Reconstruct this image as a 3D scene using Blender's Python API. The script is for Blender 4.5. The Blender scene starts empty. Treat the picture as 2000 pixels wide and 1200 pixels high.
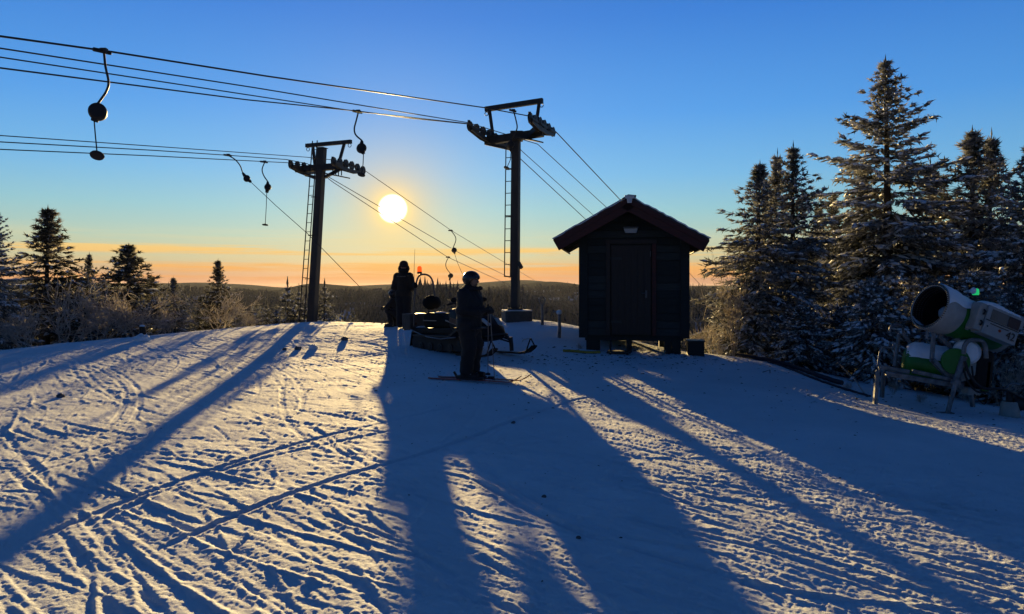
import bpy, bmesh, math, random
import numpy as np
from mathutils import Vector, Matrix, Quaternion
random.seed(7); rng = np.random.default_rng(7)
sc = bpy.context.scene
COL = sc.collection
# ------------------------------------------------------------------ camera
F = 26.0/36.0*2000.0           # focal length in photo pixels
EYE = 2.0                      # eye height of the photographer (m)
cam = bpy.data.cameras.new('camera'); cam.lens = 26; cam.sensor_width = 36
cam.shift_y = -0.02; cam.clip_start = 0.05; cam.clip_end = 30000
camo = bpy.data.objects.new('camera', cam); COL.objects.link(camo)
camo.location = (0, 0, EYE); camo.rotation_euler = (math.radians(90), 0, 0)
sc.camera = camo
sc.render.resolution_x = 1024; sc.render.resolution_y = 614
# ------------------------------------------------------------------ sun + sky
SUN = Vector((-233, F, 152)).normalized()
SUN_EL = math.asin(SUN.z); SUN_AZ = math.atan2(SUN.x, SUN.y)
sl = bpy.data.lights.new('sun', 'SUN'); sl.energy = 5.0; sl.color = (1.0, 0.69, 0.27); sl.angle = math.radians(0.53)
so = bpy.data.objects.new('sun', sl); COL.objects.link(so)
so.rotation_euler = SUN.to_track_quat('Z', 'Y').to_euler(); so.location = SUN*60
sc.view_settings.view_transform = 'Standard'; sc.view_settings.look = 'None'
sc.view_settings.exposure = 1.4; sc.view_settings.gamma = 1.0; sc.view_settings.use_curve_mapping = False
SKY_GAIN = 0.385

def lin(c):
    return tuple(((x/255.0)/12.92 if x/255.0 <= 0.04045 else ((x/255.0+0.055)/1.055)**2.4) for x in c)

class NT:
    def __init__(s, tree): s.t = tree; s.n = tree.nodes; s.l = tree.links
    def node(s, typ, **kw):
        n = s.n.new(typ)
        for k, v in kw.items(): setattr(n, k, v)
        return n
    def put(s, sock, v):
        if hasattr(v, 'node'): s.l.new(v, sock)
        else: sock.default_value = v
    def math(s, op, a, b=None, c=None, clamp=False):
        n = s.node('ShaderNodeMath', operation=op); n.use_clamp = clamp
        s.put(n.inputs[0], a)
        if b is not None: s.put(n.inputs[1], b)
        if c is not None: s.put(n.inputs[2], c)
        return n.outputs[0]
    def mix(s, fac, a, b, blend='MIX'):
        n = s.node('ShaderNodeMix', data_type='RGBA', blend_type=blend)
        s.put(n.inputs[0], fac); s.put(n.inputs[6], a); s.put(n.inputs[7], b)
        return n.outputs[2]
    def ramp(s, fac, stops, interp='LINEAR'):
        n = s.node('ShaderNodeValToRGB'); cr = n.color_ramp; cr.interpolation = interp
        while len(cr.elements) < len(stops): cr.elements.new(0.5)
        for e, (p, c) in zip(cr.elements, stops): e.position = p; e.color = (*c[:3], 1)
        s.put(n.inputs[0], fac); return n.outputs[0]
    def noise(s, vec, scale, detail=4, rough=0.55, dist=0.0):
        n = s.node('ShaderNodeTexNoise'); s.put(n.inputs['Vector'], vec) if vec is not None else None
        n.inputs['Scale'].default_value = scale; n.inputs['Detail'].default_value = detail
        n.inputs['Roughness'].default_value = rough; n.inputs['Distortion'].default_value = dist
        return n.outputs[0]

world = bpy.data.worlds.new('World'); sc.world = world; world.use_nodes = True
wt = NT(world.node_tree); wt.n.clear()
tc = wt.node('ShaderNodeTexCoord')
vm = wt.node('ShaderNodeVectorMath', operation='NORMALIZE'); wt.l.new(tc.outputs['Generated'], vm.inputs[0])
D = vm.outputs[0]
sx = wt.node('ShaderNodeSeparateXYZ'); wt.l.new(D, sx.inputs[0])
el = wt.math('MULTIPLY', wt.math('ARCSINE', sx.outputs[2]), 180/math.pi)
az = wt.math('MULTIPLY', wt.math('ARCTAN2', sx.outputs[0], sx.outputs[1]), 180/math.pi)
E0, E1 = -6.0, 74.0
def pe(e): return (e-E0)/(E1-E0)
sky_stops = [(-6, (150, 100, 80)), (0.0, (208, 142, 116)), (0.7, (206, 154, 124)), (1.3, (212, 174, 134)), (2.1, (200, 197, 160)), (3.6, (182, 207, 188)),
             (5.8, (152, 205, 216)), (8.5, (122, 191, 238)), (13, (88, 166, 242)), (20, (60, 134, 226)), (30, (40, 96, 180)),
             (46, (27, 64, 105)), (74, (20, 50, 82))]
base = wt.ramp(wt.math('DIVIDE', wt.math('SUBTRACT', el, E0), E1-E0, clamp=True), [(pe(e), lin(c)) for e, c in sky_stops])
# away from the sun the evening sky is cooler and dimmer
vd = wt.node('ShaderNodeVectorMath', operation='DOT_PRODUCT'); wt.l.new(D, vd.inputs[0]); vd.inputs[1].default_value = SUN
dt = vd.outputs['Value']
back = wt.math('MULTIPLY', wt.math('SUBTRACT', 1.0, dt), 0.5, clamp=True)
cool = wt.mix(1.0, base, (0.16, 0.29, 0.42, 1), 'MULTIPLY')
base = wt.mix(wt.math('MULTIPLY', back, 1.5, clamp=True), base, cool)
# physical sky underneath
nish = wt.node('ShaderNodeTexSky', sky_type='NISHITA'); nish.sun_disc = False
nish.sun_elevation = SUN_EL; nish.sun_rotation = SUN_AZ; nish.altitude = 500
nish.air_density = 1.0; nish.dust_density = 0.6; nish.ozone_density = 2.0
nc = wt.mix(1.0, nish.outputs[0], (0.08, 0.08, 0.08, 1), 'MULTIPLY')
base = wt.mix(0.10, base, nc)
# thin cloud streaks low over the horizon
cv = wt.node('ShaderNodeCombineXYZ')
wt.put(cv.inputs[0], wt.math('MULTIPLY', az, 0.085)); wt.put(cv.inputs[1], wt.math('MULTIPLY', el, 2.3)); cv.inputs[2].default_value = 3.3
n1 = wt.noise(cv.outputs[0], 1.0, 6, 0.6, 0.35)
cv2 = wt.node('ShaderNodeCombineXYZ')
wt.put(cv2.inputs[0], wt.math('MULTIPLY', az, 0.03)); wt.put(cv2.inputs[1], wt.math('MULTIPLY', el, 0.45)); cv2.inputs[2].default_value = 8.1
n2 = wt.noise(cv2.outputs[0], 1.0, 3, 0.5)
band = wt.ramp(wt.math('DIVIDE', wt.math('SUBTRACT', el, -1.0), 6.0, clamp=True),
   [(0.0, (0, 0, 0)), (0.2, (0.05,)*3), (0.27, (0.8,)*3), (0.36, (0.95,)*3), (0.45, (1.0,)*3), (0.475, (0.2,)*3), (0.545, (0.1,)*3), (0.575, (0.95,)*3), (0.645, (0.9,)*3), (0.68, (0.06,)*3), (0.76, (0.22,)*3), (0.9, (0, 0, 0))])
bm_ = wt.math('ADD', wt.math('SUBTRACT', n1, 0.5), wt.math('MULTIPLY', wt.math('SUBTRACT', n2, 0.5), 0.9))
cm = wt.math('MULTIPLY_ADD', bm_, 6.0, 0.72, clamp=True)
cm = wt.math('MULTIPLY', wt.math('MULTIPLY', cm, band), wt.math('MULTIPLY_ADD', dt, 0.9, 0.05, clamp=True), clamp=True)
clcol = wt.ramp(wt.math('DIVIDE', el, 4.0, clamp=True), [(0, lin((232, 150, 96))), (0.35, lin((246, 178, 98))), (0.75, lin((252, 206, 118))), (1, lin((255, 220, 150)))])
base = wt.mix(cm, base, clcol)
# the sun and the bright air round it
ang = wt.math('MULTIPLY', wt.math('ARCCOSINE', wt.math('MINIMUM', dt, 0.9999999)), 180/math.pi)
g1 = wt.math('MULTIPLY', wt.math('EXPONENT', wt.math('MULTIPLY', ang, -1/0.6)), 1.6)
g2 = wt.math('MULTIPLY', wt.math('EXPONENT', wt.math('MULTIPLY', ang, -1/2.5)), 0.46)
g3 = wt.math('MULTIPLY', wt.math('EXPONENT', wt.math('MULTIPLY', ang, -1/8.0)), 0.05)
def glow(col, g):
    n = wt.node('ShaderNodeVectorMath', operation='SCALE'); n.inputs[0].default_value = col; wt.put(n.inputs['Scale'], g); return n.outputs[0]
def vadd(a, b):
    n = wt.node('ShaderNodeVectorMath', operation='ADD'); wt.put(n.inputs[0], a); wt.put(n.inputs[1], b); return n.outputs[0]
base = wt.mix(wt.math('MULTIPLY', wt.math('EXPONENT', wt.math('MULTIPLY', ang, -1/2.5)), 1.2, clamp=True), base, (1.0, 0.66, 0.20, 1))
base = vadd(vadd(base, glow((1.0, 0.60, 0.12), g1)), glow((1.0, 0.75, 0.45), g3))
disc = wt.math('MULTIPLY', wt.math('SUBTRACT', 1.0, wt.math('DIVIDE', wt.math('SUBTRACT', ang, 0.84), 0.30, clamp=True), clamp=True), 2.2)
base = vadd(base, glow((1.0, 0.97, 0.85), disc))
bg = wt.node('ShaderNodeBackground'); wt.put(bg.inputs[0], base); bg.inputs[1].default_value = SKY_GAIN
wo = wt.node('ShaderNodeOutputWorld'); wt.l.new(bg.outputs[0], wo.inputs[0])
world.cycles.sampling_method = 'MANUAL'; world.cycles.sample_map_resolution = 1024
sc.cycles.use_denoising = True
sc.cycles.max_bounces = 6; sc.cycles.diffuse_bounces = 3; sc.cycles.glossy_bounces = 3; sc.cycles.transmission_bounces = 4
sc.cycles.volume_bounces = 0; sc.cycles.caustics_reflective = False; sc.cycles.caustics_refractive = False

# ------------------------------------------------------------------ helpers
def W(px, py, d):              # a photo pixel at a depth -> a place in the world
    return Vector(((px-1000.0)/F*d, d, EYE+(560.0-py)/F*d))

def principled(name, col, rough=0.6, metal=0.0, var=0.0, vscale=8.0, bump=0.0, bscale=40.0, spec=0.4, col2=None, trans=0.0, emit=None, estr=0.0, stretch=None, alpha=None):
    m = bpy.data.materials.new(name); m.use_nodes = True
    t = NT(m.node_tree); t.n.clear()
    p = t.node('ShaderNodeBsdfPrincipled'); o = t.node('ShaderNodeOutputMaterial')
    p.inputs['Roughness'].default_value = rough; p.inputs['Metallic'].default_value = metal
    p.inputs['Specular IOR Level'].default_value = spec
    tcn = t.node('ShaderNodeTexCoord'); vec = tcn.outputs['Object']
    if stretch:
        mp = t.node('ShaderNodeMapping'); mp.inputs['Scale'].default_value = stretch; t.l.new(vec, mp.inputs[0]); vec = mp.outputs[0]
    c4 = (*col, 1)
    if var > 0 or col2:
        nz = t.noise(vec, vscale, 5, 0.6)
        f = t.math('MULTIPLY_ADD', t.math('SUBTRACT', nz, 0.5), 2.6, 0.5, clamp=True)
        b = (*col2, 1) if col2 else tuple(min(1, x*(1+var)) for x in col)+(1,)
        a = c4 if col2 else tuple(x*(1-var) for x in col)+(1,)
        t.put(p.inputs['Base Color'], t.mix(f, a, b))
        t.put(p.inputs['Roughness'], t.math('MULTIPLY_ADD', nz, 0.3, rough-0.15, clamp=True))
    else: p.inputs['Base Color'].default_value = c4
    if bump > 0:
        bn = t.node('ShaderNodeBump'); bn.inputs['Strength'].default_value = 1.0; bn.inputs['Distance'].default_value = bump
        t.put(bn.inputs['Height'], t.noise(vec, bscale, 4, 0.6)); t.l.new(bn.outputs[0], p.inputs['Normal'])
    if emit:
        p.inputs['Emission Color'].default_value = (*emit, 1); p.inputs['Emission Strength'].default_value = estr
    if alpha is not None: p.inputs['Transmission Weight'].default_value = alpha
    out = p.outputs[0]
    if trans > 0:
        tr = t.node('ShaderNodeBsdfTranslucent'); tr.inputs[0].default_value = c4
        if var > 0 or col2: t.l.new(p.inputs['Base Color'].links[0].from_socket, tr.inputs[0])
        mx = t.node('ShaderNodeMixShader'); mx.inputs[0].default_value = trans
        t.l.new(out, mx.inputs[1]); t.l.new(tr.outputs[0], mx.inputs[2]); out = mx.outputs[0]
    t.l.new(out, o.inputs[0]); return m

def frame_of(d, up=Vector((0, 0, 1))):
    d = d.normalized()
    if abs(d.dot(up)) > 0.98: up = Vector((0, 1, 0))
    s = d.cross(up).normalized(); return s, s.cross(d).normalized()

class MB:
    def __init__(s): s.v = []; s.f = []
    def add(s, vs, fs):
        o = len(s.v); s.v += [tuple(v) for v in vs]; s.f += [tuple(i+o for i in f) for f in fs]; return s
    def box(s, c, size, rot=None):
        hx, hy, hz = size[0]/2, size[1]/2, size[2]/2
        vs = [Vector((x, y, z)) for x in (-hx, hx) for y in (-hy, hy) for z in (-hz, hz)]
        if rot is not None: vs = [rot @ v for v in vs]
        c = Vector(c)
        return s.add([v+c for v in vs], [(0, 1, 3, 2), (4, 6, 7, 5), (0, 4, 5, 1), (2, 3, 7, 6), (0, 2, 6, 4), (1, 5, 7, 3)])
    def bar(s, a, b, w, h=None, w2=None, h2=None, up=Vector((0, 0, 1))):
        a = Vector(a); b = Vector(b); h = h or w; w2 = w2 or w; h2 = h2 or h
        x, y = frame_of(b-a, up); vs = []
        for p, ww, hh in ((a, w, h), (b, w2, h2)):
            for i, j in ((-1, -1), (1, -1), (1, 1), (-1, 1)): vs.append(p+x*(ww/2*i)+y*(hh/2*j))
        return s.add(vs, [(3, 2, 1, 0), (4, 5, 6, 7)]+[(i, (i+1) % 4, 4+(i+1) % 4, 4+i) for i in range(4)])
    def tube(s, pts, r, n=8, cap=True):
        pts = [Vector(p) for p in pts]; m = len(pts)
        rs = r if isinstance(r, (list, tuple)) else [r]*m
        vs = []; ref = None
        for i, p in enumerate(pts):
            d = (pts[min(i+1, m-1)]-pts[max(i-1, 0)]).normalized()
            if ref is None: x, y = frame_of(d)
            else:
                x = (ref-d*ref.dot(d)).normalized(); y = x.cross(d).normalized()
            ref = x
            for k in range(n):
                a = 2*math.pi*k/n; vs.append(p+(x*math.cos(a)+y*math.sin(a))*rs[i])
        fs = [(i*n+k, i*n+(k+1) % n, (i+1)*n+(k+1) % n, (i+1)*n+k) for i in range(m-1) for k in range(n)]
        if cap: fs += [tuple(range(n))[::-1], tuple(range((m-1)*n, m*n))]
        return s.add(vs, fs)
    def lathe(s, prof, n=24, M=None, a0=0.0, a1=2*math.pi):   # prof: (radius, height)
        full = abs(a1-a0-2*math.pi) < 1e-6; k = n if full else n+1; vs = []
        for r, z in prof:
            for i in range(k):
                a = a0+(a1-a0)*i/n; v = Vector((r*math.cos(a), r*math.sin(a), z)); vs.append(M @ v if M else v)
        fs = []
        for j in range(len(prof)-1):
            for i in range(n):
                i2 = (i+1) % k; fs.append((j*k+i, j*k+i2, (j+1)*k+i2, (j+1)*k+i))
        return s.add(vs, fs)
    def ball(s, c, r, n=12, m=8, M=None):
        r = r if isinstance(r, (list, tuple)) else (r, r, r); c = Vector(c); vs = []
        for j in range(m+1):
            t = math.pi*j/m
            for i in range(n):
                a = 2*math.pi*i/n; v = Vector((r[0]*math.sin(t)*math.cos(a), r[1]*math.sin(t)*math.sin(a), r[2]*math.cos(t)))
                vs.append(c+(M @ v if M else v))
        fs = [(j*n+i, (j+1)*n+i, (j+1)*n+(i+1) % n, j*n+(i+1) % n) for j in range(m) for i in range(n)]
        return s.add(vs, fs)
    def prism(s, poly, y0, y1, y0s=1.0):     # poly in (x, z), extruded along y
        n = len(poly); vs = [(x, y0, z) for x, z in poly]+[(x, y1, z) for x, z in poly]
        return s.add(vs, [tuple(range(n)), tuple(range(n, 2*n))[::-1]]+[(i, i+n, (i+1) % n+n, (i+1) % n) for i in range(n)])
    def build(s, name, mat, parent=None, smooth=False, bevel=0.0, rel=None, subsurf=0, angle=40):
        off = Vector(rel.location) if rel is not None else Vector((0, 0, 0))
        me = bpy.data.meshes.new(name)
        me.from_pydata([tuple(Vector(v)-off) for v in s.v], [], s.f); me.update()
        b = bmesh.new(); b.from_mesh(me); bmesh.ops.remove_doubles(b, verts=b.verts, dist=1e-5)
        bmesh.ops.recalc_face_normals(b, faces=b.faces); b.to_mesh(me); b.free()
        if smooth:
            me.polygons.foreach_set('use_smooth', [True]*len(me.polygons)); me.set_sharp_from_angle(angle=math.radians(angle))
        if mat: me.materials.append(mat)
        o = bpy.data.objects.new(name, me); COL.objects.link(o); o.parent = parent
        if bevel > 0:
            md = o.modifiers.new('bevel', 'BEVEL'); md.width = bevel; md.segments = 2; md.limit_method = 'ANGLE'
        if subsurf:
            md = o.modifiers.new('sub', 'SUBSURF'); md.levels = subsurf; md.render_levels = subsurf
        return o

def np_mesh(name, V, T, mat, parent=None, smooth=False):
    V = np.asarray(V, dtype=np.float32); T = np.asarray(T, dtype=np.int32); k = T.shape[1]
    me = bpy.data.meshes.new(name); me.vertices.add(len(V)); me.vertices.foreach_set('co', V.ravel())
    me.loops.add(T.size); me.loops.foreach_set('vertex_index', T.ravel())
    me.polygons.add(len(T)); me.polygons.foreach_set('loop_start', np.arange(0, T.size, k, dtype=np.int32))
    me.polygons.foreach_set('loop_total', np.full(len(T), k, dtype=np.int32))
    if smooth: me.polygons.foreach_set('use_smooth', np.ones(len(T), dtype=bool))
    me.update(calc_edges=True); me.validate()
    me.materials.append(mat)
    o = bpy.data.objects.new(name, me); COL.objects.link(o); o.parent = parent
    return o

def tag(o, label, cat, group=None):
    o['label'] = label; o['category'] = cat
    if group: o['group'] = group
    return o
def thing(name, label, cat, loc=(0, 0, 0), rz=0.0, group=None):
    o = bpy.data.objects.new(name, None); COL.objects.link(o); o.location = loc; o.rotation_euler = (0, 0, rz)
    o.empty_display_size = 0.2
    return tag(o, label, cat, group)
def struct(o, label=None):
    o['kind'] = 'structure'
    if label: o['label'] = label
    return o
def curve_pts(pts, n=8):           # smooth Catmull-Rom through points
    P = [Vector(p) for p in pts]; P = [P[0]*2-P[1]]+P+[P[-1]*2-P[-2]]; out = []
    for i in range(1, len(P)-2):
        for k in range(n):
            t = k/n; a, b, c, d = P[i-1], P[i], P[i+1], P[i+2]
            out.append(0.5*((2*b)+(c-a)*t+(2*a-5*b+4*c-d)*t*t+(3*b-a-3*c+d)*t**3))
    out.append(P[-2]); return out

# ------------------------------------------------------------------ materials
M = {}
def snow_material(name, dirt=0.0, fine=1.0):
    m = bpy.data.materials.new(name); m.use_nodes = True; t = NT(m.node_tree); t.n.clear()
    p = t.node('ShaderNodeBsdfPrincipled'); o = t.node('ShaderNodeOutputMaterial')
    tcn = t.node('ShaderNodeTexCoord'); v = tcn.outputs['Object']
    n = t.noise(v, 0.9, 5, 0.6)
    c = t.mix(t.math('MULTIPLY_ADD', t.math('SUBTRACT', n, 0.5), 2.2, 0.5, clamp=True), (0.66, 0.71, 0.75, 1), (0.79, 0.84, 0.88, 1))
    if dirt > 0:
        d = t.math('MULTIPLY', t.math('SUBTRACT', t.noise(v, 34, 3, 0.7), 0.66), 9, clamp=True)
        d2 = t.math('MULTIPLY', t.math('SUBTRACT', t.noise(v, 0.5, 3, 0.6), 0.45), 4, clamp=True)
        c = t.mix(t.math('MULTIPLY', t.math('MULTIPLY', d, d2), dirt), c, (0.16, 0.13, 0.10, 1))
    t.put(p.inputs['Base Color'], c)
    p.inputs['Roughness'].default_value = 0.85; p.inputs['Specular IOR Level'].default_value = 0.18
    bn = t.node('ShaderNodeBump'); bn.inputs['Strength'].default_value = 1.0; bn.inputs['Distance'].default_value = 0.010*fine
    h = t.math('ADD', t.noise(v, 48, 5, 0.75), t.math('MULTIPLY', t.noise(v, 190, 2, 0.6), 0.4))
    t.put(bn.inputs['Height'], h); t.l.new(bn.outputs[0], p.inputs['Normal'])
    t.l.new(p.outputs[0], o.inputs[0]); return m
M['snow'] = snow_material('snow_surface', 0.5)
M['snowcap'] = principled('snow_cap', (0.78, 0.80, 0.84), 0.7, var=0.06, vscale=9, bump=0.006, bscale=60)
M['steel'] = principled('galvanised_steel', (0.10, 0.10, 0.105), 0.5, 0.55, var=0.3, vscale=14, bump=0.001, bscale=60)
M['darksteel'] = principled('dark_weathered_steel', (0.035, 0.033, 0.032), 0.55, 0.3, var=0.35, vscale=9, bump=0.001, bscale=50)
M['mastpaint'] = principled('mast_paint', (0.045, 0.042, 0.04), 0.6, 0.1, var=0.3, vscale=5, bump=0.001, bscale=30, stretch=(1, 1, 0.25))
M['rubber'] = principled('black_rubber', (0.012, 0.012, 0.013), 0.65, var=0.25, vscale=20)
M['rope'] = principled('wire_rope', (0.02, 0.02, 0.022), 0.5, 0.4)
M['concrete'] = principled('concrete', (0.10, 0.09, 0.08), 0.85, var=0.25, vscale=9, bump=0.006, bscale=35)
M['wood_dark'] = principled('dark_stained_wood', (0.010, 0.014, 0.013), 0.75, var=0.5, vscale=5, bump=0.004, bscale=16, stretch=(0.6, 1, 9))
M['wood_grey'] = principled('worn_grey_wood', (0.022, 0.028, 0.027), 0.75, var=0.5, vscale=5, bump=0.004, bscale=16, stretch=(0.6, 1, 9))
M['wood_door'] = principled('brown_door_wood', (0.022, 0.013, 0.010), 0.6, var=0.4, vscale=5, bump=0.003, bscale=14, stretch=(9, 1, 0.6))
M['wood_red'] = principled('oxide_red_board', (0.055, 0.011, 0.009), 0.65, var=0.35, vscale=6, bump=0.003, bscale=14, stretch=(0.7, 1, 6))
M['roofmetal'] = principled('roof_sheet', (0.05, 0.05, 0.055), 0.5, 0.3, var=0.3, vscale=4)
M['white'] = principled('white_paint', (0.55, 0.56, 0.57), 0.5, var=0.12, vscale=6, bump=0.001, bscale=30)
M['lampglass'] = principled('lamp_glass', (0.35, 0.36, 0.36), 0.35, var=0.1)
M['bark'] = principled('bark', (0.035, 0.025, 0.018), 0.9, var=0.45, vscale=14, bump=0.012, bscale=24, stretch=(1, 1, 0.3))
M['twig'] = principled('frosted_twig', (0.36, 0.31, 0.25), 0.85, trans=0.5, col2=(0.75, 0.72, 0.68), vscale=5)
HAZE = 0.00002
# ------------------------------------------------------------------ ground shape
CP = np.array([  # x, y, height relative to the eye
 (0,-6,-1.95),(-8,-5,-1.9),(8,-5,-2.0),(0,0,-1.80),(-4,0,-1.78),(4,0,-1.85),(0,4.2,-1.75),(-3,4.2,-1.73),(3,4.2,-1.80),(0,8,-1.66),(-5,8,-1.62),(5,8,-1.80),
 (-0.7,12.4,-1.575),(-6,12.4,-1.50),(-9.5,12,-1.52),(7,12,-2.03),(8.8,11.5,-2.12),(4,12,-1.74),(10,8,-2.12),(-10,7,-1.75),
 (2.6,16,-1.44),(4.9,16,-1.52),(6.4,14.5,-1.86),(-1,16.5,-1.40),(-3,20,-1.13),(-6.6,24,-1.20),(-3.2,22,-1.12),(0.1,19.8,-0.89),(0.1,22,-1.0),(1.3,18.8,-1.0),
 (-4.5,17,-1.36),(-11.8,17,-1.47),(-9.2,19,-1.25),(-8.0,21,-1.18),(3.4,18.5,-1.45),(5,19,-1.9),
 (0,26.5,-2.2),(-6,28.5,-2.5),(-14,22,-2.5),(6.5,23.5,-2.7),(10,18,-2.6),(13,14,-2.9),(-17,17,-2.7),(-16,10,-2.0),(15,6,-2.8),(14,0,-2.7),(-14,0,-2.2),
 (0,33,-5),(-10,32,-5),(10,30,-4.8),(18,20,-4.4),(-24,20,-5),(22,6,-3.8),(-24,6,-2.8)], dtype=float)
def _phi(r): return np.sqrt(r*r+2.0)
_d = np.hypot(CP[:, None, 0]-CP[None, :, 0], CP[:, None, 1]-CP[None, :, 1])
_A = np.zeros((len(CP)+3,)*2); _A[:len(CP), :len(CP)] = _phi(_d)-np.eye(len(CP))*0.06
_A[:len(CP), len(CP):] = np.c_[np.ones(len(CP)), CP[:, :2]]; _A[len(CP):, :len(CP)] = _A[:len(CP), len(CP):].T
_w = np.linalg.solve(_A, np.r_[CP[:, 2], 0, 0, 0])
VAL = np.array([(0, -2), (25, -2.5), (45, -10), (90, -26), (200, -46), (420, -50), (700, -44), (1000, -36), (1600, -30), (2400, -22), (3500, -30), (5000, -20), (9000, -60), (20000, -200)], float)
def smooth01(t): t = np.clip(t, 0, 1); return t*t*(3-2*t)
def far_h(x, y):
    r = np.hypot(x, y); h = np.interp(r, VAL[:, 0], VAL[:, 1]); a = np.degrees(np.arctan2(x, y))
    h = h+smooth01((r-150)/500)*(6*np.sin(a*0.21+r*0.004)+5*np.sin(a*0.37-r*0.0061+1.3)+3*np.sin(a*0.9+r*0.011))
    # the nearer wooded ridge, higher to the right of the towers
    h = h+20*np.exp(-((r-1500)/420)**2)*(0.45+0.55*smooth01((a+14)/8))*(0.8+0.3*np.sin(a*0.5+0.6))
    h = h+27*np.exp(-((r-640)/190)**2)*smooth01((a+14.5)/6)*(0.9+0.12*np.sin(a*0.6+1))
    # far ridges
    h = h+np.exp(-((r-3300)/480)**2)*(24+10*np.sin(a*0.33+0.4)+6*np.sin(a*0.8))*smooth01((a+19)/4)
    h = h+np.exp(-((r-5200)/500)**2)*(34+14*np.sin(a*0.25+2.0)+9*np.sin(a*0.55+1.0))
    return h
def ground_h(x, y):          # world z of the snow, without small relief
    x = np.asarray(x, float); y = np.asarray(y, float); r = np.hypot(x, y-8)
    xc = np.clip(x, -40, 40); yc = np.clip(y, -30, 45)
    z = _w[len(CP)]+_w[len(CP)+1]*xc+_w[len(CP)+2]*yc
    for i in range(len(CP)): z = z+_w[i]*_phi(np.hypot(xc-CP[i, 0], yc-CP[i, 1]))
    return z*(1-smooth01((r-22)/14))+far_h(x, y)*smooth01((r-22)/14)+EYE
def gz(x, y): return float(ground_h(np.array([x]), np.array([y]))[0])
def GP(px, py, d0=None):     # the place on the ground that a photo pixel shows
    dx = (px-1000)/F; dz = (560-py)/F; d = 3.0
    while d < 60:
        if EYE+dz*d < gz(dx*d, d): break
        d += 0.05
    return Vector((dx*d, d, gz(dx*d, d)))

# ------------------------------------------------------------------ small relief of the snow
RX0, RX1, RY0, RY1, RES = -16.5, 14.5, 2.0, 26.0, 0.012
NX = int((RX1-RX0)/RES); NY = int((RY1-RY0)/RES)
gx = (np.arange(NX)+0.5)*RES+RX0; gy = (np.arange(NY)+0.5)*RES+RY0
_fx = np.fft.rfftfreq(NX, RES)[None, :]; _fy = np.fft.fftfreq(NY, RES)[:, None]
def spec_noise(lmin, lmax, ang=None, aspect=1.0, seed=0, spread=0.0):
    r = np.random.default_rng(seed); w = np.fft.rfft2(r.standard_normal((NY, NX)).astype(np.float32))
    if ang is None: k = np.hypot(_fx, _fy)
    else:
        c, s = math.cos(math.radians(ang)), math.sin(math.radians(ang))
        k = np.hypot((_fx*c+_fy*s)*aspect, (-_fx*s+_fy*c))
    k = np.maximum(k, 1e-6); g = np.exp(-(k*lmin)**2)*np.exp(-(1/(k*lmax))**2)/k**0.8
    n = np.fft.irfft2(w*g, s=(NY, NX)); return (n/n.std()).astype(np.float32)
def win(x0, x1, s0, s1, arr): return smooth01((arr-x0)/(s0))*smooth01((x1-arr)/(s1))
H = 0.0045*spec_noise(0.8, 4.0, seed=1)
m1 = 0.5+0.5*np.tanh(spec_noise(1.2, 6, seed=11)*0.9); m2 = 0.5+0.5*np.tanh(spec_noise(0.9, 5, seed=12)*0.9)
def ridged(n): return (1.0-np.abs(n)*1.15)
H += 0.0017*ridged(spec_noise(0.06, 0.6, -47, 7, seed=2))*m1
H += 0.0015*ridged(spec_noise(0.045, 0.45, -33, 6, seed=3))*m2
H += 0.0013*spec_noise(0.04, 0.35, -60, 7, seed=4)*(1-m1)
H += 0.0010*spec_noise(0.035, 0.25, -15, 5, seed=5)*(1-m2)
# crumbly, churned snow: strongest right of the middle
right = smooth01((gx[None, :]+0.3*gy[:, None]-2.2)/2.0)
crumb = 0.30+0.70*right*(0.4+0.6*m2)
H += 0.0030*np.maximum(spec_noise(0.045, 0.16, seed=6), -0.4)*crumb
H += 0.0017*spec_noise(0.016, 0.06, seed=7)*(0.5+0.5*crumb)
# ski tracks and skidded ridges, stamped one by one
def stroke(pts, prof, step=0.008, amp=1.0, taper=0.25, wob=0.0, rs=None):
    P = np.array(pts, float); seg = np.hypot(*np.diff(P, axis=0).T); L = seg.sum(); n = max(4, int(L/step))
    s = np.r_[0, np.cumsum(seg)]; t = np.linspace(0, L, n)
    X = np.interp(t, s, P[:, 0]); Y = np.interp(t, s, P[:, 1])
    tx = np.gradient(X); ty = np.gradient(Y); q = np.hypot(tx, ty)+1e-9; nx = -ty/q; ny = tx/q
    o = np.arange(prof[0][0], prof[-1][0]+1e-6, step); h = np.interp(o, [p[0] for p in prof], [p[1] for p in prof])
    a = amp*np.minimum(1, np.minimum(t, L-t)/(taper*L+1e-6))
    if wob:
        kn = max(3, int(L/0.12)); a = a*np.interp(t, np.linspace(0, L, kn), 1+wob*(rs or rng).standard_normal(kn)).clip(0.05, 2.4)
        off = np.interp(t, np.linspace(0, L, kn), 0.012*wob*(rs or rng).standard_normal(kn))
        X = X+nx*off; Y = Y+ny*off
    ix = ((X[:, None]+nx[:, None]*o-RX0)/RES).astype(int); iy = ((Y[:, None]+ny[:, None]*o-RY0)/RES).astype(int)
    ok = (ix >= 0) & (ix < NX) & (iy >= 0) & (iy < NY); val = a[:, None]*h[None, :]
    H[iy[ok], ix[ok]] += val[ok]
def arc(x, y, ang, L, curv, n=14):
    out = []; a = ang
    for i in range(n): out.append((x, y)); x += math.cos(a)*L/(n-1); y += math.sin(a)*L/(n-1); a += curv*L/(n-1)
    return out
groove = [(-0.07, 0), (-0.05, 0.005), (-0.036, -0.001), (-0.028, -0.009), (0.028, -0.009), (0.036, -0.001), (0.05, 0.005), (0.07, 0)]
skid = [(-0.12, 0), (-0.08, -0.002), (-0.03, -0.006), (-0.010, -0.004), (0.006, 0.0105), (0.018, 0.007), (0.04, 0)]
rs = np.random.default_rng(23)
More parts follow.
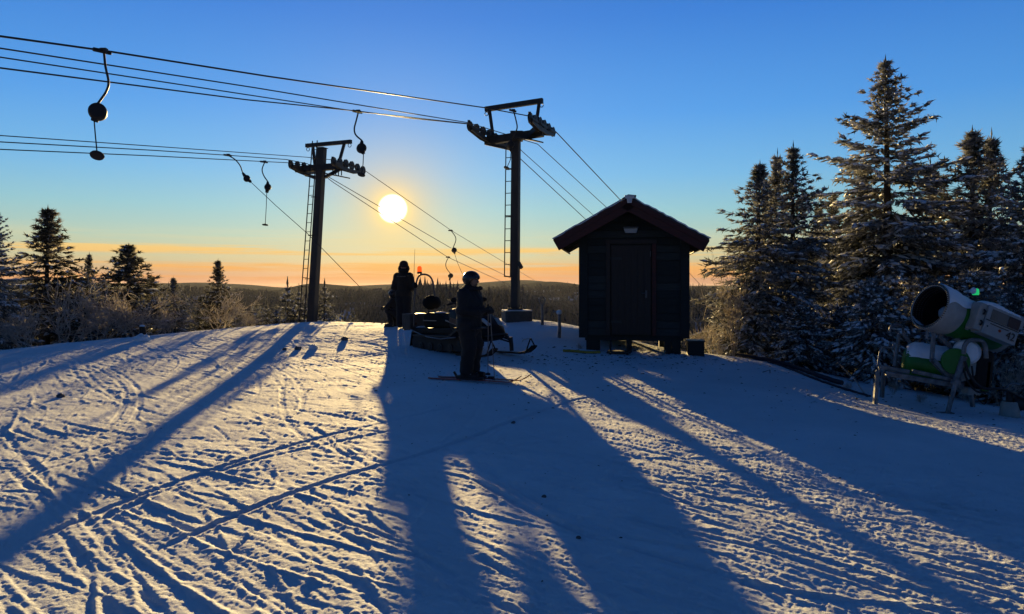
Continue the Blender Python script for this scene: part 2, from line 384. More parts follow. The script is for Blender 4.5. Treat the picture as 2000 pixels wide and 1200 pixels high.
for i in range(1000):                         # skidded turns, with a thrown-up lip
    y = 3.0+17*rs.random()**1.25; x = (rs.random()*1.7-0.95)*(y*0.72+1)
    a = math.radians(-48+rs.normal(0, 11)) if x < 2+0.1*y else math.radians(-28+rs.normal(0, 22))
    f = 1.0 if x < 1.5 else 0.55
    stroke(arc(x, y, a, rs.uniform(0.7, 3.6), rs.normal(0, 0.16)), skid if rs.random() < 0.7 else [(-p, h) for p, h in skid[::-1]], amp=0.85*rs.random()**1.6*f*float(np.interp(y, [5, 11], [1.1, 1.0])), wob=0.22, rs=rs)
for i in range(260):                         # pairs of ski tracks
    y = 4+15*rs.random(); x = (rs.random()*1.7-0.95)*(y*0.72+1); L = rs.uniform(3, 11)
    a = math.radians(-45+rs.normal(0, 14)) if rs.random() < 0.8 else math.radians(rs.uniform(40, 75))
    c = rs.normal(0, 0.045); am = (0.10+0.55*rs.random()**2.2)*float(np.interp(y, [5, 11], [1.15, 1.0])); w = rs.uniform(0.14, 0.4)
    for sgn in (-1, 1): stroke(arc(x-math.sin(a)*w/2*sgn, y+math.cos(a)*w/2*sgn, a, L*rs.uniform(0.8, 1), c+rs.normal(0, .01)), groove, amp=am, wob=0.12, rs=rs)
def gp2(px, py): p = GP(px, py); return (p.x, p.y)
for line, am in (([(300, 1082), (480, 1000), (640, 942), (760, 905), (900, 862), (1090, 792), (1190, 770)], 1.5),
                 ([(40, 1070), (230, 985), (430, 915), (630, 855), (800, 815), (900, 790)], 1.1), ([(150, 1035), (400, 930), (640, 868), (790, 838)], 0.9),
                 ([(1210, 1010), (1500, 1080), (1800, 1180)], 0.9), ([(880, 905), (1010, 985), (1200, 1062), (1500, 1150)], 1.0), ([(930, 905), (1060, 985), (1260, 1060)], 0.8),
                 ([(556, 730), (552, 790), (575, 840), (640, 890)], 0.6), ([(60, 830), (190, 790), (300, 735)], 0.4)):
    stroke(curve_pts([(*gp2(*p), 0) for p in line], 12) and [(v.x, v.y) for v in curve_pts([(*gp2(*p), 0) for p in line], 12)], groove, amp=am, taper=0.05, wob=0.08, rs=rs)
for i in range(2600):                        # scraped edges and crust, short and shallow
    y = 6+14*rs.random(); x = (rs.random()*1.8-0.95)*(y*0.72+1)
    stroke(arc(x, y, math.radians(-24+rs.normal(0, 24)), rs.uniform(0.25, 1.3), rs.normal(0, 0.4), 8), [(p*0.7, h) for p, h in skid], amp=rs.uniform(0.15, 0.75), wob=0.3, rs=rs)
for i in range(1500):                        # kicked-up lumps
    y = 3.2+14*rs.random()**1.3; x = (rs.random()*1.8-0.9)*(y*0.72+1)
    if x < 0.5 and rs.random() < 0.7: continue
    r = rs.uniform(0.012, 0.045); k = int(r*2.2/RES)+1; jx = int((x-RX0)/RES); jy = int((y-RY0)/RES)
    if not (k < jx < NX-k-1 and k < jy < NY-k-1): continue
    yy, xx = np.mgrid[-k:k+1, -k:k+1]*RES; H[jy-k:jy+k+1, jx-k:jx+k+1] += (r*rs.uniform(0.12, 0.34))*np.exp(-(xx**2*rs.uniform(.6, 1.4)+yy**2)/(r*0.8)**2)
# trampled, flatter snow in front of the machines and the hut
H *= (1-0.45*win(-2.6, 3.0, 1.5, 1.5, gx)[None, :]*win(11.0, 18.5, 2.5, 2, gy)[:, None])
H = H*(win(RX0, RX1, 1.5, 1.5, gx)[None, :]*win(RY0, RY1, 0.8, 1.5, gy)[:, None]).astype(np.float32)
def relief(x, y):
    u = np.clip((x-RX0)/RES-0.5, 0, NX-1.001); v = np.clip((y-RY0)/RES-0.5, 0, NY-1.001)
    i = u.astype(int); j = v.astype(int); a = u-i; b = v-j
    return (H[j, i]*(1-a)+H[j, np.minimum(i+1, NX-1)]*a)*(1-b)+(H[np.minimum(j+1, NY-1), i]*(1-a)+H[np.minimum(j+1, NY-1), np.minimum(i+1, NX-1)]*a)*b
def surf(x, y): return float(ground_h(np.array([x]), np.array([y]))[0]+relief(np.array([x]), np.array([y]))[0])

def grid_mesh(name, X, Y, Z, mat):
    r, c = X.shape; V = np.stack([X, Y, Z], -1).reshape(-1, 3); idx = np.arange(r*c).reshape(r, c)
    Q = np.stack([idx[:-1, :-1], idx[:-1, 1:], idx[1:, 1:], idx[1:, :-1]], -1).reshape(-1, 4)
    return np_mesh(name, V, Q, mat, smooth=True)
rows = [2.4]
while rows[-1] < 27: d = rows[-1]; rows.append(d+min(0.055, max(0.013, d*d/1500)))
rows = np.array(rows); cols = np.linspace(-1, 1, 1080)
X = cols[None, :]*(rows[:, None]*0.74+1.3); Y = np.repeat(rows[:, None], len(cols), 1)
Z = ground_h(X, Y)+relief(X, Y)
struct(grid_mesh('ground', X, Y, Z, M['snow']), 'trampled snow crossed by ski tracks and long evening shadows')
# wide terrain: the same hill carried on to the horizon, lying just under the detailed snow
rr = np.r_[np.arange(0.5, 60, 0.75), np.geomspace(60, 12000, 120)]; th = np.radians(np.linspace(-180, 180, 481))
TX = np.sin(th)[None, :]*rr[:, None]; TY = np.cos(th)[None, :]*rr[:, None]
TZ = ground_h(TX, TY)
inside = smooth01((TY-1.2)/2.0)*smooth01((27.5-TY)/1.5)*smooth01((0.74*TY+1.6-np.abs(TX))/1.2)
TZ = TZ-0.12*inside-0.0
mt = bpy.data.materials.new('snowy_hills'); mt.use_nodes = True; t = NT(mt.node_tree); t.n.clear()
p = t.node('ShaderNodeBsdfPrincipled'); o = t.node('ShaderNodeOutputMaterial'); gm = t.node('ShaderNodeNewGeometry')
ln = t.node('ShaderNodeVectorMath', operation='LENGTH'); t.l.new(gm.outputs['Position'], ln.inputs[0])
wood = t.math('MULTIPLY', t.math('SUBTRACT', t.noise(gm.outputs['Position'], 0.0035, 5, 0.6), 0.40), 14, clamp=True)
wood = t.math('MAXIMUM', wood, t.math('DIVIDE', t.math('SUBTRACT', ln.outputs['Value'], 1700), 500, clamp=True))
wood = t.math('MULTIPLY', wood, t.math('DIVIDE', t.math('SUBTRACT', ln.outputs['Value'], 120), 60, clamp=True))
wc = t.mix(t.noise(gm.outputs['Position'], 0.05, 4, 0.7), (0.016, 0.021, 0.025, 1), (0.06, 0.065, 0.072, 1))
t.put(p.inputs['Base Color'], t.mix(wood, (0.72, 0.75, 0.8, 1), wc)); p.inputs['Roughness'].default_value = 1.0; p.inputs['Specular IOR Level'].default_value = 0.0
t.l.new(p.outputs[0], o.inputs[0])
struct(grid_mesh('terrain', TX, TY, TZ, mt), 'wooded valley and far hills under snow')
# ------------------------------------------------------------------ far spruce wood in the valley
def far_forest():
    n = 44000; r = np.random.default_rng(5)
    rad = 170*(2300/170)**(r.random(n)**0.75); a = np.radians(r.uniform(-42, 42, n)); x = rad*np.sin(a); y = rad*np.cos(a)
    # clearings
    cl = np.sin(x*0.011+1)*np.sin(y*0.008+2)+0.6*np.sin(x*0.027-y*0.012)+0.4*np.sin(y*0.031+x*0.017)
    keep = (cl > -0.75)|(r.random(n) < 0.25); x, y, rad = x[keep], y[keep], rad[keep]; n = len(x)
    z = ground_h(x, y)-0.5; h = r.uniform(6.5, 16, n)*np.where(r.random(n) < 0.1, 1.3, 1); w = h*r.uniform(0.13, 0.20, n)
    tiers = [(0.06, 1.0, 0.42), (0.30, 0.72, 0.68), (0.55, 0.45, 1.0)]; S = 5; V = []; T = []
    base = 0
    for k, (z0, ww, z1) in enumerate(tiers):
        ph = r.uniform(0, 6.28, n)[:, None]+np.arange(S)[None, :]*2*math.pi/S
        jag = r.uniform(0.6, 1.2, (n, S))
        ring = np.stack([x[:, None]+np.cos(ph)*w[:, None]*ww*jag, y[:, None]+np.sin(ph)*w[:, None]*ww*jag, z[:, None]+h[:, None]*(z0+r.uniform(-.04, .04, (n, S)))], -1)
        tip = np.stack([x, y, z+h*z1], -1)[:, None, :]
        v = np.concatenate([ring, tip], 1).reshape(-1, 3)
        b = base+np.arange(n)[:, None]*(S+1)
        for i in range(S): T.append(np.stack([b[:, 0]+i, b[:, 0]+(i+1) % S, b[:, 0]+S], -1))
        V.append(v); base += n*(S+1)
    return np.concatenate(V), np.concatenate(T)
M['farwood'] = principled('far_spruces', (0.050, 0.052, 0.046), 0.9, col2=(0.19, 0.18, 0.165), vscale=0.35, trans=0.16, spec=0.0)
V, T = far_forest(); fo = np_mesh('forest', V, T, M['farwood']); fo['kind'] = 'stuff'; fo['label'] = 'frosted spruce wood filling the valley behind the crest'

hz = bpy.data.materials.new('evening_haze'); hz.use_nodes = True; t = NT(hz.node_tree); t.n.clear()
vp = t.node('ShaderNodeVolumePrincipled'); o = t.node('ShaderNodeOutputMaterial'); vp.inputs['Color'].default_value = (0.82, 0.86, 0.92, 1); vp.inputs['Density'].default_value = HAZE; vp.inputs['Anisotropy'].default_value = 0.2
t.l.new(vp.outputs[0], o.inputs['Volume'])
if HAZE > 0:
    hb_ = MB().box((0, 0, -105), (26000, 26000, 290)).build('haze', hz); hb_['kind'] = 'stuff'; hb_['label'] = 'thin evening haze over the valley'
# ------------------------------------------------------------------ the hut
def plank_mesh(w, h, d, name):
    return MB().box((0, 0, 0), (w, d, h))
def build_hut():
    d = 16.0; c = W(1238, 690, d); c.z = gz(c.x, c.y); yaw = -math.atan2(c.x, c.y)+math.radians(1.0)
    hut = thing('hut', 'small dark timber hut with red bargeboards standing on stilts', 'hut', c, yaw)
    k = d/F; g = c.z
    Z = lambda py: EYE+(560-py)*k-g           # photo row -> height above the hut's ground
    x0, x1 = -1.085, 1.075; zb = Z(656); ze = Z(487); pk = -0.13; zp = Z(400); dep = 2.5
    # the shell behind the boards
    zl, zr = Z(447), Z(458)
    poly = [(x0+.03, zb), (x1-.03, zb), (x1-.03, zr), (pk, zp-.02), (x0+.03, zl)]
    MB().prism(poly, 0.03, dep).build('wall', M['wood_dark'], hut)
    # horizontal boards of the front, one by one
    dx0, dx1 = -0.50, 0.38; dz1 = Z(478); n = 17; bh = (zp-.06-zb)/n; r = random.Random(3)
    def gable_half(z):            # inner limits of the wall at a height
        tl = min(1, max(0, (z-zl)/(zp-.02-zl))); tr_ = min(1, max(0, (z-zr)/(zp-.02-zr))); return x0+(pk-x0)*tl, x1+(pk-x1)*tr_
    for i in range(n):
        za = zb+i*bh; zt = za+bh-.012; xa, xb = gable_half(zt)
        segs = [(xa+.02, dx0-.06), (dx1+.06, xb-.02)] if za < dz1-.02 else [(xa+.02, xb-.02)]
        for a, b in segs:
            if b-a < 0.08: continue
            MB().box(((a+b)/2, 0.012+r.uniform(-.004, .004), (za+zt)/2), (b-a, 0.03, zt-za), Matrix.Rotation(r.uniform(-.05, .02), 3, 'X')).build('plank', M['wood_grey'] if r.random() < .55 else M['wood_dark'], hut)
    for s, xx in ((-1, x0), (1, x1)):
        MB().bar((xx+s*.005, -.022, zb-.05), (xx+s*.005, -.022, (zl if s < 0 else zr)-.03), 0.03, 0.19, up=Vector((1, 0, 0))).build('corner_board', M['wood_dark'], hut, bevel=.004)
        for i in range(11):       # the side walls' boards
            za = zb+i*(ze-zb)/11
            MB().box((xx+s*.012, dep/2, za+(ze-zb)/22), (0.028, dep-.1, (ze-zb)/11-.012)).build('plank', M['wood_dark'], hut)
    # door
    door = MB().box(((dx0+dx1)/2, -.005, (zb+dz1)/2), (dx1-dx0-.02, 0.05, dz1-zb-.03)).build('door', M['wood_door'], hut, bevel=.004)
    for i in range(6):
        w = (dx1-dx0-.06)/6; MB().box((dx0+.03+w*(i+.5), -.038, (zb+dz1)/2), (w-.008, .016, dz1-zb-.08)).build('plank', M['wood_door'], door)
    MB().tube([(dx1-.12, -.05, zb+.92), (dx1-.12, -.10, zb+.92), (dx1-.22, -.10, zb+.92)], .011, 6).build('handle', M['steel'], door, smooth=True)
    MB().box((dx1-.12, -.052, zb+.90), (.04, .012, .16)).build('lock_plate', M['steel'], door)
    for z in (zb+.3, dz1-.3): MB().box((dx0+.12, -.05, z), (.24, .01, .05)).build('hinge', M['darksteel'], door)
    MB().box((dx1-.03, -.055, Z(497)), (.016, .014, .12)).build('latch', M['steel'], door)
    for a, b in (((dx0-.05, zb), (dx0-.05, dz1+.04)), ((dx1+.05, zb), (dx1+.05, dz1+.04))):
        MB().bar((a[0], -.025, a[1]), (b[0], -.025, b[1]), .035, .09, up=Vector((1, 0, 0))).build('door_frame', M['wood_red'] if a[0] > 0 else M['wood_door'], hut, bevel=.003)
    MB().box(((dx0+dx1)/2, -.03, dz1+.06), (dx1-dx0+.22, .04, .09)).build('door_frame', M['wood_door'], hut, bevel=.003)
    # wall lamp
    lx = (1232-1238)*k; lamp = MB().prism([(lx-.15, Z(447)), (lx+.15, Z(447)), (lx+.12, Z(456)), (lx-.12, Z(456))], -.13, -.02).build('wall_lamp', M['lampglass'], hut, bevel=.01)
    MB().box((lx, -.06, Z(445)), (.32, .10, .02)).build('lamp_hood', M['steel'], lamp)
    # roof: two sheeted slopes, rafters showing at the eaves, bargeboards
    fo, ro = -0.52, dep+.35; eL = ((1080-1238)*k*.97, Z(470)); eR = ((1383-1238)*k*.95, Z(474)); top = (pk, Z(391))
    for e, nm in ((eL, -1), (eR, 1)):
        dv = Vector((e[0]-top[0], 0, e[1]-top[1])); L = dv.length; u = dv.normalized(); nrm = Vector((-u.z, 0, u.x)); nrm = nrm if nrm.z > 0 else -nrm
        def P(t, y, h): return Vector((top[0], y, top[1]))+u*t+nrm*h
        sl_ = MB()
        nr = 9; prof = []
        for yy0, yy1, hh0, hh1 in ((fo, ro, -.03, .02),):
            vs = [P(t, y, h) for t in (0, L) for y in (yy0, yy1) for h in (hh0, hh1)]
            sl_.add(vs, [(0, 1, 3, 2), (4, 6, 7, 5), (0, 4, 5, 1), (2, 3, 7, 6), (0, 2, 6, 4), (1, 5, 7, 3)])
        rf = sl_.build('roof', M['roofmetal'], hut)
        for i in range(14):       # standing ribs of the sheet
            y = fo+.05+i*(ro-fo-.1)/13; MB().bar(P(.02, y, .028), P(L-.02, y, .028), .03, .03, up=nrm).build('rib', M['roofmetal'], rf)
        # thin frozen snow on the sheet
        sn = MB(); nn = 22; rows_ = []
        rr_ = random.Random(5+nm)
        for j in range(5):
            rows_.append([P(.03+(L-.02)*i/nn, fo-.012+(ro-fo)*j/4, (.058 if nm > 0 else .034)+rr_.uniform(-.016, .016)) for i in range(nn+1)])
        vs = [v for row in rows_ for v in row]; lo = [v-nrm*.025 for v in rows_[0]]
        q = [(j*(nn+1)+i, j*(nn+1)+i+1, (j+1)*(nn+1)+i+1, (j+1)*(nn+1)+i) for j in range(4) for i in range(nn)]
        o_ = len(vs); q += [(i, i+1, o_+i+1, o_+i) for i in range(nn)]
        sn.add(vs+lo, q).build('roof_snow', M['snowcap'], hut, smooth=True)
        bb = MB().bar(P(0.0, fo-.015, -.135), P(L+.01, fo-.015, -.135), .028, .25, up=nrm).build('bargeboard', M['wood_red'], hut, bevel=.004)
        MB().bar(P(0.0, fo-.035, -.055), P(L+.01, fo-.035, -.055), .02, .10, up=nrm).build('cover_board', M['wood_red'], bb)
        MB().bar(P(L-.03, fo, -.12), P(L-.03, ro, -.12), .03, .17, up=nrm).build('fascia_board', M['wood_red'], hut)
        for i in range(8): 
            tt = .15+i*(L-.25)/7; MB().bar(P(tt, fo+.01, -.05), P(tt, ro, -.05), (L-.25)/7-.015, .025, up=nrm).build('soffit_board', M['wood_dark'], hut)
        for i in range(5): MB().bar(P(.1, .1+i*(dep-.2)/4, -.13), P(L-.05, .1+i*(dep-.2)/4, -.13), .05, .13, up=nrm).build('rafter', M['wood_dark'], hut)
    MB().prism([(pk-.13, top[1]-.03), (pk, top[1]+.055), (pk+.17, top[1]+.035), (pk+.17, top[1]+.02), (pk, top[1]+.025), (pk-.12, top[1]-.05)], fo-.06, ro+.03).build('ridge_cap', M['roofmetal'], hut)
    cp = MB().box((pk+.03, fo-.07, top[1]+.0), (.20, .05, .07)).build('ridge_box', M['white'], hut, bevel=.006)
    MB().prism([(pk-.03, top[1]-.035), (pk+.09, top[1]-.035), (pk+.075, top[1]-.13), (pk-.015, top[1]-.13)], fo-.10, fo-.045).build('floodlight', M['white'], hut, bevel=.006)
    # underside: sills and stilts
    for y in (.12, dep/2, dep-.12): MB().box((0, y, zb-.05), (x1-x0-.05, .14, .12)).build('floor_beam', M['wood_dark'], hut)
    for x, w in ((-.88, .30), (.72, .14), (.90, .2), (-.1, .12)):
        for y in (.15, dep-.15):
            MB().box((x, y, (zb-.1)/2-.15), (w, .2, zb-.1+.3)).build('stilt', M['concrete'] if w == .34 else M['wood_dark'], hut, bevel=.006)
    MB().box((-.32, -.25, zb-.33), (.5, .25, .05)).build('step', M['wood_grey'], hut, bevel=.006)
    for s in (-.5, -.14): MB().bar((s, -.14, zb-.1), (s, -.34, zb-.42), .04, .14).build('step_stringer', M['wood_dark'], hut)
    return hut
hut = build_hut()
b = W(1358, 690, 15.9); b.z = gz(b.x, b.y)
bx = thing('storage_box', 'dark low storage box beside the right stilt of the hut', 'box', b, -.15)
MB().box((0, 0, .14), (.34, .4, .30)).build('body', M['wood_dark'], bx, bevel=.01); MB().box((0, 0, .305), (.38, .44, .03)).build('lid', M['darksteel'], bx, bevel=.005)

# ------------------------------------------------------------------ lift towers
LD = Vector((0.41, 0.912, 0)).normalized()           # direction of the lift lines
CD = Vector((0.912, -0.41, 0)).normalized()          # direction of the crossarms
def wheel(mb, c, ax, r=.13, w=.05):
    q = ax.to_track_quat('Z', 'Y').to_matrix().to_4x4(); q.translation = c
    mb.lathe([(0, -w/2-.012), (.045, -w/2-.012), (.05, -w/2), (r*.72, -w/2+.004), (r*.75, -w/2), (r, -w/2), (r*.86, -w*.12), (r*.86, w*.12), (r, w/2), (r*.75, w/2), (r*.72, w/2-.004), (.05, w/2), (.045, w/2+.012), (0, w/2+.012)], 18, q)
def sheaves(t, root, ends, n, mat, r=.125):
    a, b = Vector(ends[0]), Vector(ends[1]); off = root.location
    side = (b-a).cross(Vector((0, 0, 1))).normalized(); up = side.cross(b-a).normalized(); up = up if up.z > 0 else -up
    m = MB()
    for s in (-.05, .05):
        pts = [a-up*.05, (a*.7+b*.3)-up*.14, (a*.3+b*.7)-up*.14, b-up*.05]
        for p, q in zip(pts[:-1], pts[1:]): m.bar(p+side*s, q+side*s, .014, .11, up=up)
    beam = m.build('sheave_beam', mat, root, rel=root)
    for i in range(n):
        p = a+(b-a)*(i/(n-1)); bend = up*(.05*math.sin(math.pi*i/(n-1)))
        w = MB(); wheel(w, p+bend, side, r); wo_ = w.build('sheave_wheel', M['darksteel'], root, smooth=True, rel=root)
    for i in range(n//2):
        p = a+(b-a)*((2*i+.5)/(n-1)); MB().bar(p-(b-a).normalized()*.2-up*.02+side*.07, p+(b-a).normalized()*.2-up*.02+side*.07, .012, .06, up=up).build('rocker_arm', mat, root, rel=root)
    q = a-(b-a).normalized()*.06+up*.10; MB().box(q, (.07, .07, .08)).build('rope_catcher', mat, root, rel=root)
    return beam
def ladder(root, a, b, width, side, step, mat, posts=None):
    L = MB()
    a, b = Vector(a), Vector(b); s = side.normalized()*width/2
    lad = MB().bar(a-s, b-s, .028, .028).build('ladder', mat, root, rel=root)
    MB().bar(a+s, b+s, .028, .028).build('rail', mat, lad, rel=root)
    n = int((b-a).length/step)
    for i in range(1, n):
        p = a+(b-a)*(i/n); MB().tube([p-s, p+s], .011, 6).build('rung', mat, lad, rel=root)
    for (p, q) in posts or []: MB().bar(p, q, .03, .03).build('bracket', mat, lad, rel=root)
    return lad
def tower_left():
    d = 24.0; c = W(609, 634, d); c.z = gz(c.x, c.y)-.1
    t = thing('lift_tower', 'thick tapered lift mast with side ladder among young spruces', 'lift tower', c, 0, 'drag lift towers')
    tp = W(629, 290, d); ax = (tp-c).normalized()
    side = CD; m = MB(); m.bar(c-ax*.4, tp, .275, .24, .255, .22, up=LD); m.build('mast', M['mastpaint'], t, rel=t, bevel=.03)
    MB().bar(tp, tp+ax*.02, .29, .26, up=LD).build('cap_plate', M['darksteel'], t, rel=t)
    zc = W(625, 328, d)
    ce = [zc-CD*.95, zc+CD*.95]
    MB().bar(ce[0], ce[1], .20, .20).build('crossarm', M['darksteel'], t, rel=t, bevel=.01)
    for s, e in ((-1, ce[0]), (1, ce[1])): MB().bar(zc+CD*s*.2-Vector((0, 0, .32)), e-CD*s*.1-Vector((0, 0, .08)), .09, .09).build('arm_brace', M['darksteel'], t, rel=t)
    sheaves(t, t, (W(568, 322, 23.4), W(618, 333, 25.1)), 5, M['darksteel'], .13)
    sheaves(t, t, (W(652, 316, 22.9), W(709, 333, 24.6)), 6, M['darksteel'], .14)
    # lifting frame above
    fa, fb = W(598, 285, 24.4), W(686, 277, 23.6)
    MB().bar(fa, fb, .10, .12).build('lifting_beam', M['darksteel'], t, rel=t)
    MB().bar(W(673, 279, 23.7), W(661, 322, 23.7), .085, .085).build('frame_post', M['darksteel'], t, rel=t)
    MB().bar(W(611, 284, 24.3), W(615, 322, 24.3), .085, .085).build('frame_post', M['darksteel'], t, rel=t)
    for p in (fa+Vector((.06, 0, -.06)), fb+Vector((-.05, 0, -.06))):
        q = [p+Vector((.05*math.sin(a), 0, -.06-.06*math.cos(a))) for a in np.linspace(.0, 2*math.pi, 11)]; MB().tube(q, .011, 6).build('lifting_eye', M['darksteel'], t, rel=t)
    # platforms
    for a, b in ((W(595, 342, 24.2), W(625, 348, 24.3)), (W(640, 340, 23.8), W(676, 347, 23.5))):
        pf = MB().bar(a, b, .42, .035).build('platform', M['darksteel'], t, rel=t)
    for px in (650, 656, 661, 667): MB().bar(W(px, 326, 23.7), W(px, 343, 23.7), .03, .03).build('platform_hanger', M['darksteel'], t, rel=t)
    ladder(t, W(589, 632, 23.7), W(615, 275, 23.8), .19, CD, .29, M['darksteel'],
           [(W(596, 545, 23.8), W(612, 545, 24)), (W(602, 460, 23.8), W(618, 460, 24)), (W(608, 385, 23.8), W(622, 385, 24))])
    return t
def tower_right():
    d = 19.6; c = W(1007, 625, d); c.z = gz(c.x, c.y)
    t = thing('lift_tower', 'slim dark lift mast on a concrete block between snowmobile and hut', 'lift tower', c, 0, 'drag lift towers')
    tp = W(1009, 272, d); b0 = W(1006, 602, d)
    MB().box(c+Vector((.03, 0, -.02)), (.72, .62, .56), Matrix.Rotation(.2, 3, 'Z')).build('base_block', M['concrete'], t, rel=t, bevel=.03)
    MB().box(c+Vector((.03, 0, .272)), (.71, .61, .03), Matrix.Rotation(.2, 3, 'Z')).build('block_snow', M['snowcap'], t, rel=t, bevel=.012)
    MB().bar(b0, tp, .205, .18, .19, .165, up=LD).build('mast', M['mastpaint'], t, rel=t, bevel=.02)
    MB().box(b0+Vector((0, 0, -.02)), (.40, .36, .04)).build('foot_plate', M['darksteel'], t, rel=t)
    for i, j in ((-1, -1), (1, -1), (-1, 1), (1, 1)):
        MB().tube([b0+Vector((i*.16, j*.14, -.02)), b0+Vector((i*.16, j*.14, .08))], .022, 6).build('anchor_bolt', M['darksteel'], t, rel=t)
    zc = W(1009, 268, d); ce = [zc-CD*.92, zc+CD*.75]
    MB().bar(ce[0]+Vector((0, 0, -.04)), ce[1]+Vector((0, 0, .05)), .18, .20).build('crossarm', M['darksteel'], t, rel=t, bevel=.01)
    MB().box(zc+Vector((0, 0, .02)), (.34, .34, .24)).build('mast_head', M['darksteel'], t, rel=t, bevel=.02)
    MB().bar(zc+CD*.35, W(1052, 248, 19.05), .12, .14).build('arm_strut', M['darksteel'], t, rel=t)
    MB().bar(zc-CD*.2-Vector((0, 0, .3)), ce[0]-Vector((0, 0, .1)), .08, .08).build('arm_brace', M['darksteel'], t, rel=t)
    sheaves(t, t, (W(918, 247, 19.05), W(990, 284, 20.83)), 7, M['darksteel'], .13)
    sheaves(t, t, (W(1036, 231, 18.42), W(1080, 258, 19.94)), 6, M['darksteel'], .135)
    fa, fb = W(948, 214, 19.94), W(1060, 197, 19.22)
    MB().bar(fa, fb, .10, .13).build('lifting_beam', M['darksteel'], t, rel=t)
    MB().bar(W(956, 216, 19.85), W(963, 266, 19.85), .09, .09).build('frame_post', M['darksteel'], t, rel=t)
    MB().bar(W(1053, 201, 19.22), W(1048, 238, 19.22), .09, .09).build('frame_post', M['darksteel'], t, rel=t)
    for p in (fa+Vector((.03, 0, -.07)), fb+Vector((-.03, 0, -.07))):
        q = [p+Vector((.045*math.sin(a), 0, -.05-.05*math.cos(a))) for a in np.linspace(.0, 2*math.pi, 11)]; MB().tube(q, .012, 6).build('lifting_eye', M['darksteel'], t, rel=t)
    MB().bar(W(1018, 270, 19.49), W(1050, 276, 19.14), .5, .035).build('platform', M['darksteel'], t, rel=t)
    MB().bar(W(993, 284, 19.58), W(1001, 290, 19.58), .2, .16).build('bracket', M['darksteel'], t, rel=t)
    ladder(t, W(991, 540, 19.40), W(994, 285, 19.40), .17, CD, .30, M['darksteel'],
           [(W(985, 540, 19.40), W(999, 541, 19.58)), (W(987, 422, 19.40), W(1000, 422, 19.58)), (W(988, 330, 19.40), W(1001, 330, 19.58))])
    MB().bar(W(1013, 513, 19.40), W(1019, 524, 19.31), .06, .08).build('switch_box', M['darksteel'], t, rel=t)
    return t
tower_left(); tower_right()
# ------------------------------------------------------------------ ropes
def rope(pts, label, r=.0125, name='haul_rope', mat='rope', sag=0.0):
    P = [W(*p) for p in pts]; out = []
    for a, b in zip(P[:-1], P[1:]):
        n = max(2, int((b-a).length/1.5)); 
        for i in range(n):
            s = i/n; q = a+(b-a)*s; q.z -= sag*(b-a).length*4*s*(1-s); out.append(q)
    out.append(P[-1]); c = out[0].copy(); o = MB().tube([q-c for q in out], r, 6).build(name, M[mat], None, smooth=True); o.location = c
    return tag(o, label, 'cable', 'lift ropes')
def far(px, py, px2, py2, t):     # a pixel further along the line seen through two pixels
    return (px+(px2-px)*t, py+(py2-py)*t)
rope([(-190, 44, 7.90), (0, 71, 9.05), (205, 99.5, 10.20), (520, 149, 12.40), (945, 210.5, 17.80), (1036, 227.5, 18.60), (1062, 238, 19.31), (1085, 257, 20.11), (1205, 384, 25.81), (1405, 596, 66.75)], 'topmost rope, running over the raised sheaves of the slim mast', .0145)
rope([(-190, 70, 8.10), (0, 94.5, 9.40), (500, 172, 12.73), (760, 215, 15.40), (915, 240, 18.33), (1050, 282, 21.00), (1184, 405, 27.59), (1395, 600, 71.20)], 'second rope from the top left of the photo, passing the slim mast', .011)
rope([(-190, 91, 8.20), (0, 112, 9.50), (500, 188, 12.92), (700, 218.5, 15.03), (912, 241.5, 18.69), (1000, 274, 20.47), (1020, 296, 21.18), (1156, 418, 28.48), (1385, 622, 71.20)], 'third rope from the top left of the photo, thin, to the slim mast', .010)
rope([(-190, 110, 8.40), (0, 133, 9.70), (480, 195, 13.54), (700, 217.5, 15.76), (800, 231, 17.00), (918, 243, 18.96), (955, 262, 20.02), (992, 282, 20.91), (1018, 312, 21.80), (1143, 428, 29.37), (1400, 668, 71.20)], 'rope carrying a hanger right above the thick mast', .0125)
rope([(-150, 255, 13.7), (0, 265, 14.8), (300, 286, 18), (600, 307.5, 23.4), (652, 313, 23), (690, 322, 23.9), (712, 333, 24.8), (882, 451, 31.5), (1150, 612, 80)], 'uppermost rope over the thick mast, then down past the sun', .011)
rope([(-150, 269, 13.8), (0, 277.5, 14.9), (300, 294, 18.2), (450, 304, 20.9), (560, 312, 22.9), (600, 320, 24.2), (640, 345, 25.3), (900, 496, 36), (1125, 606, 80)], 'middle rope of the thick mast, carrying the slanted hanger', .0125)
rope([(-150, 286, 14), (0, 292, 15.1), (300, 305, 18.4), (517, 316, 22), (568, 318.5, 23.5), (590, 322, 24.2), (618, 331, 25.1), (650, 356, 26), (875, 503, 34), (1050, 582, 60), (1140, 622, 100)], 'lowest rope of the thick mast, carrying the upright hanger', .0125)
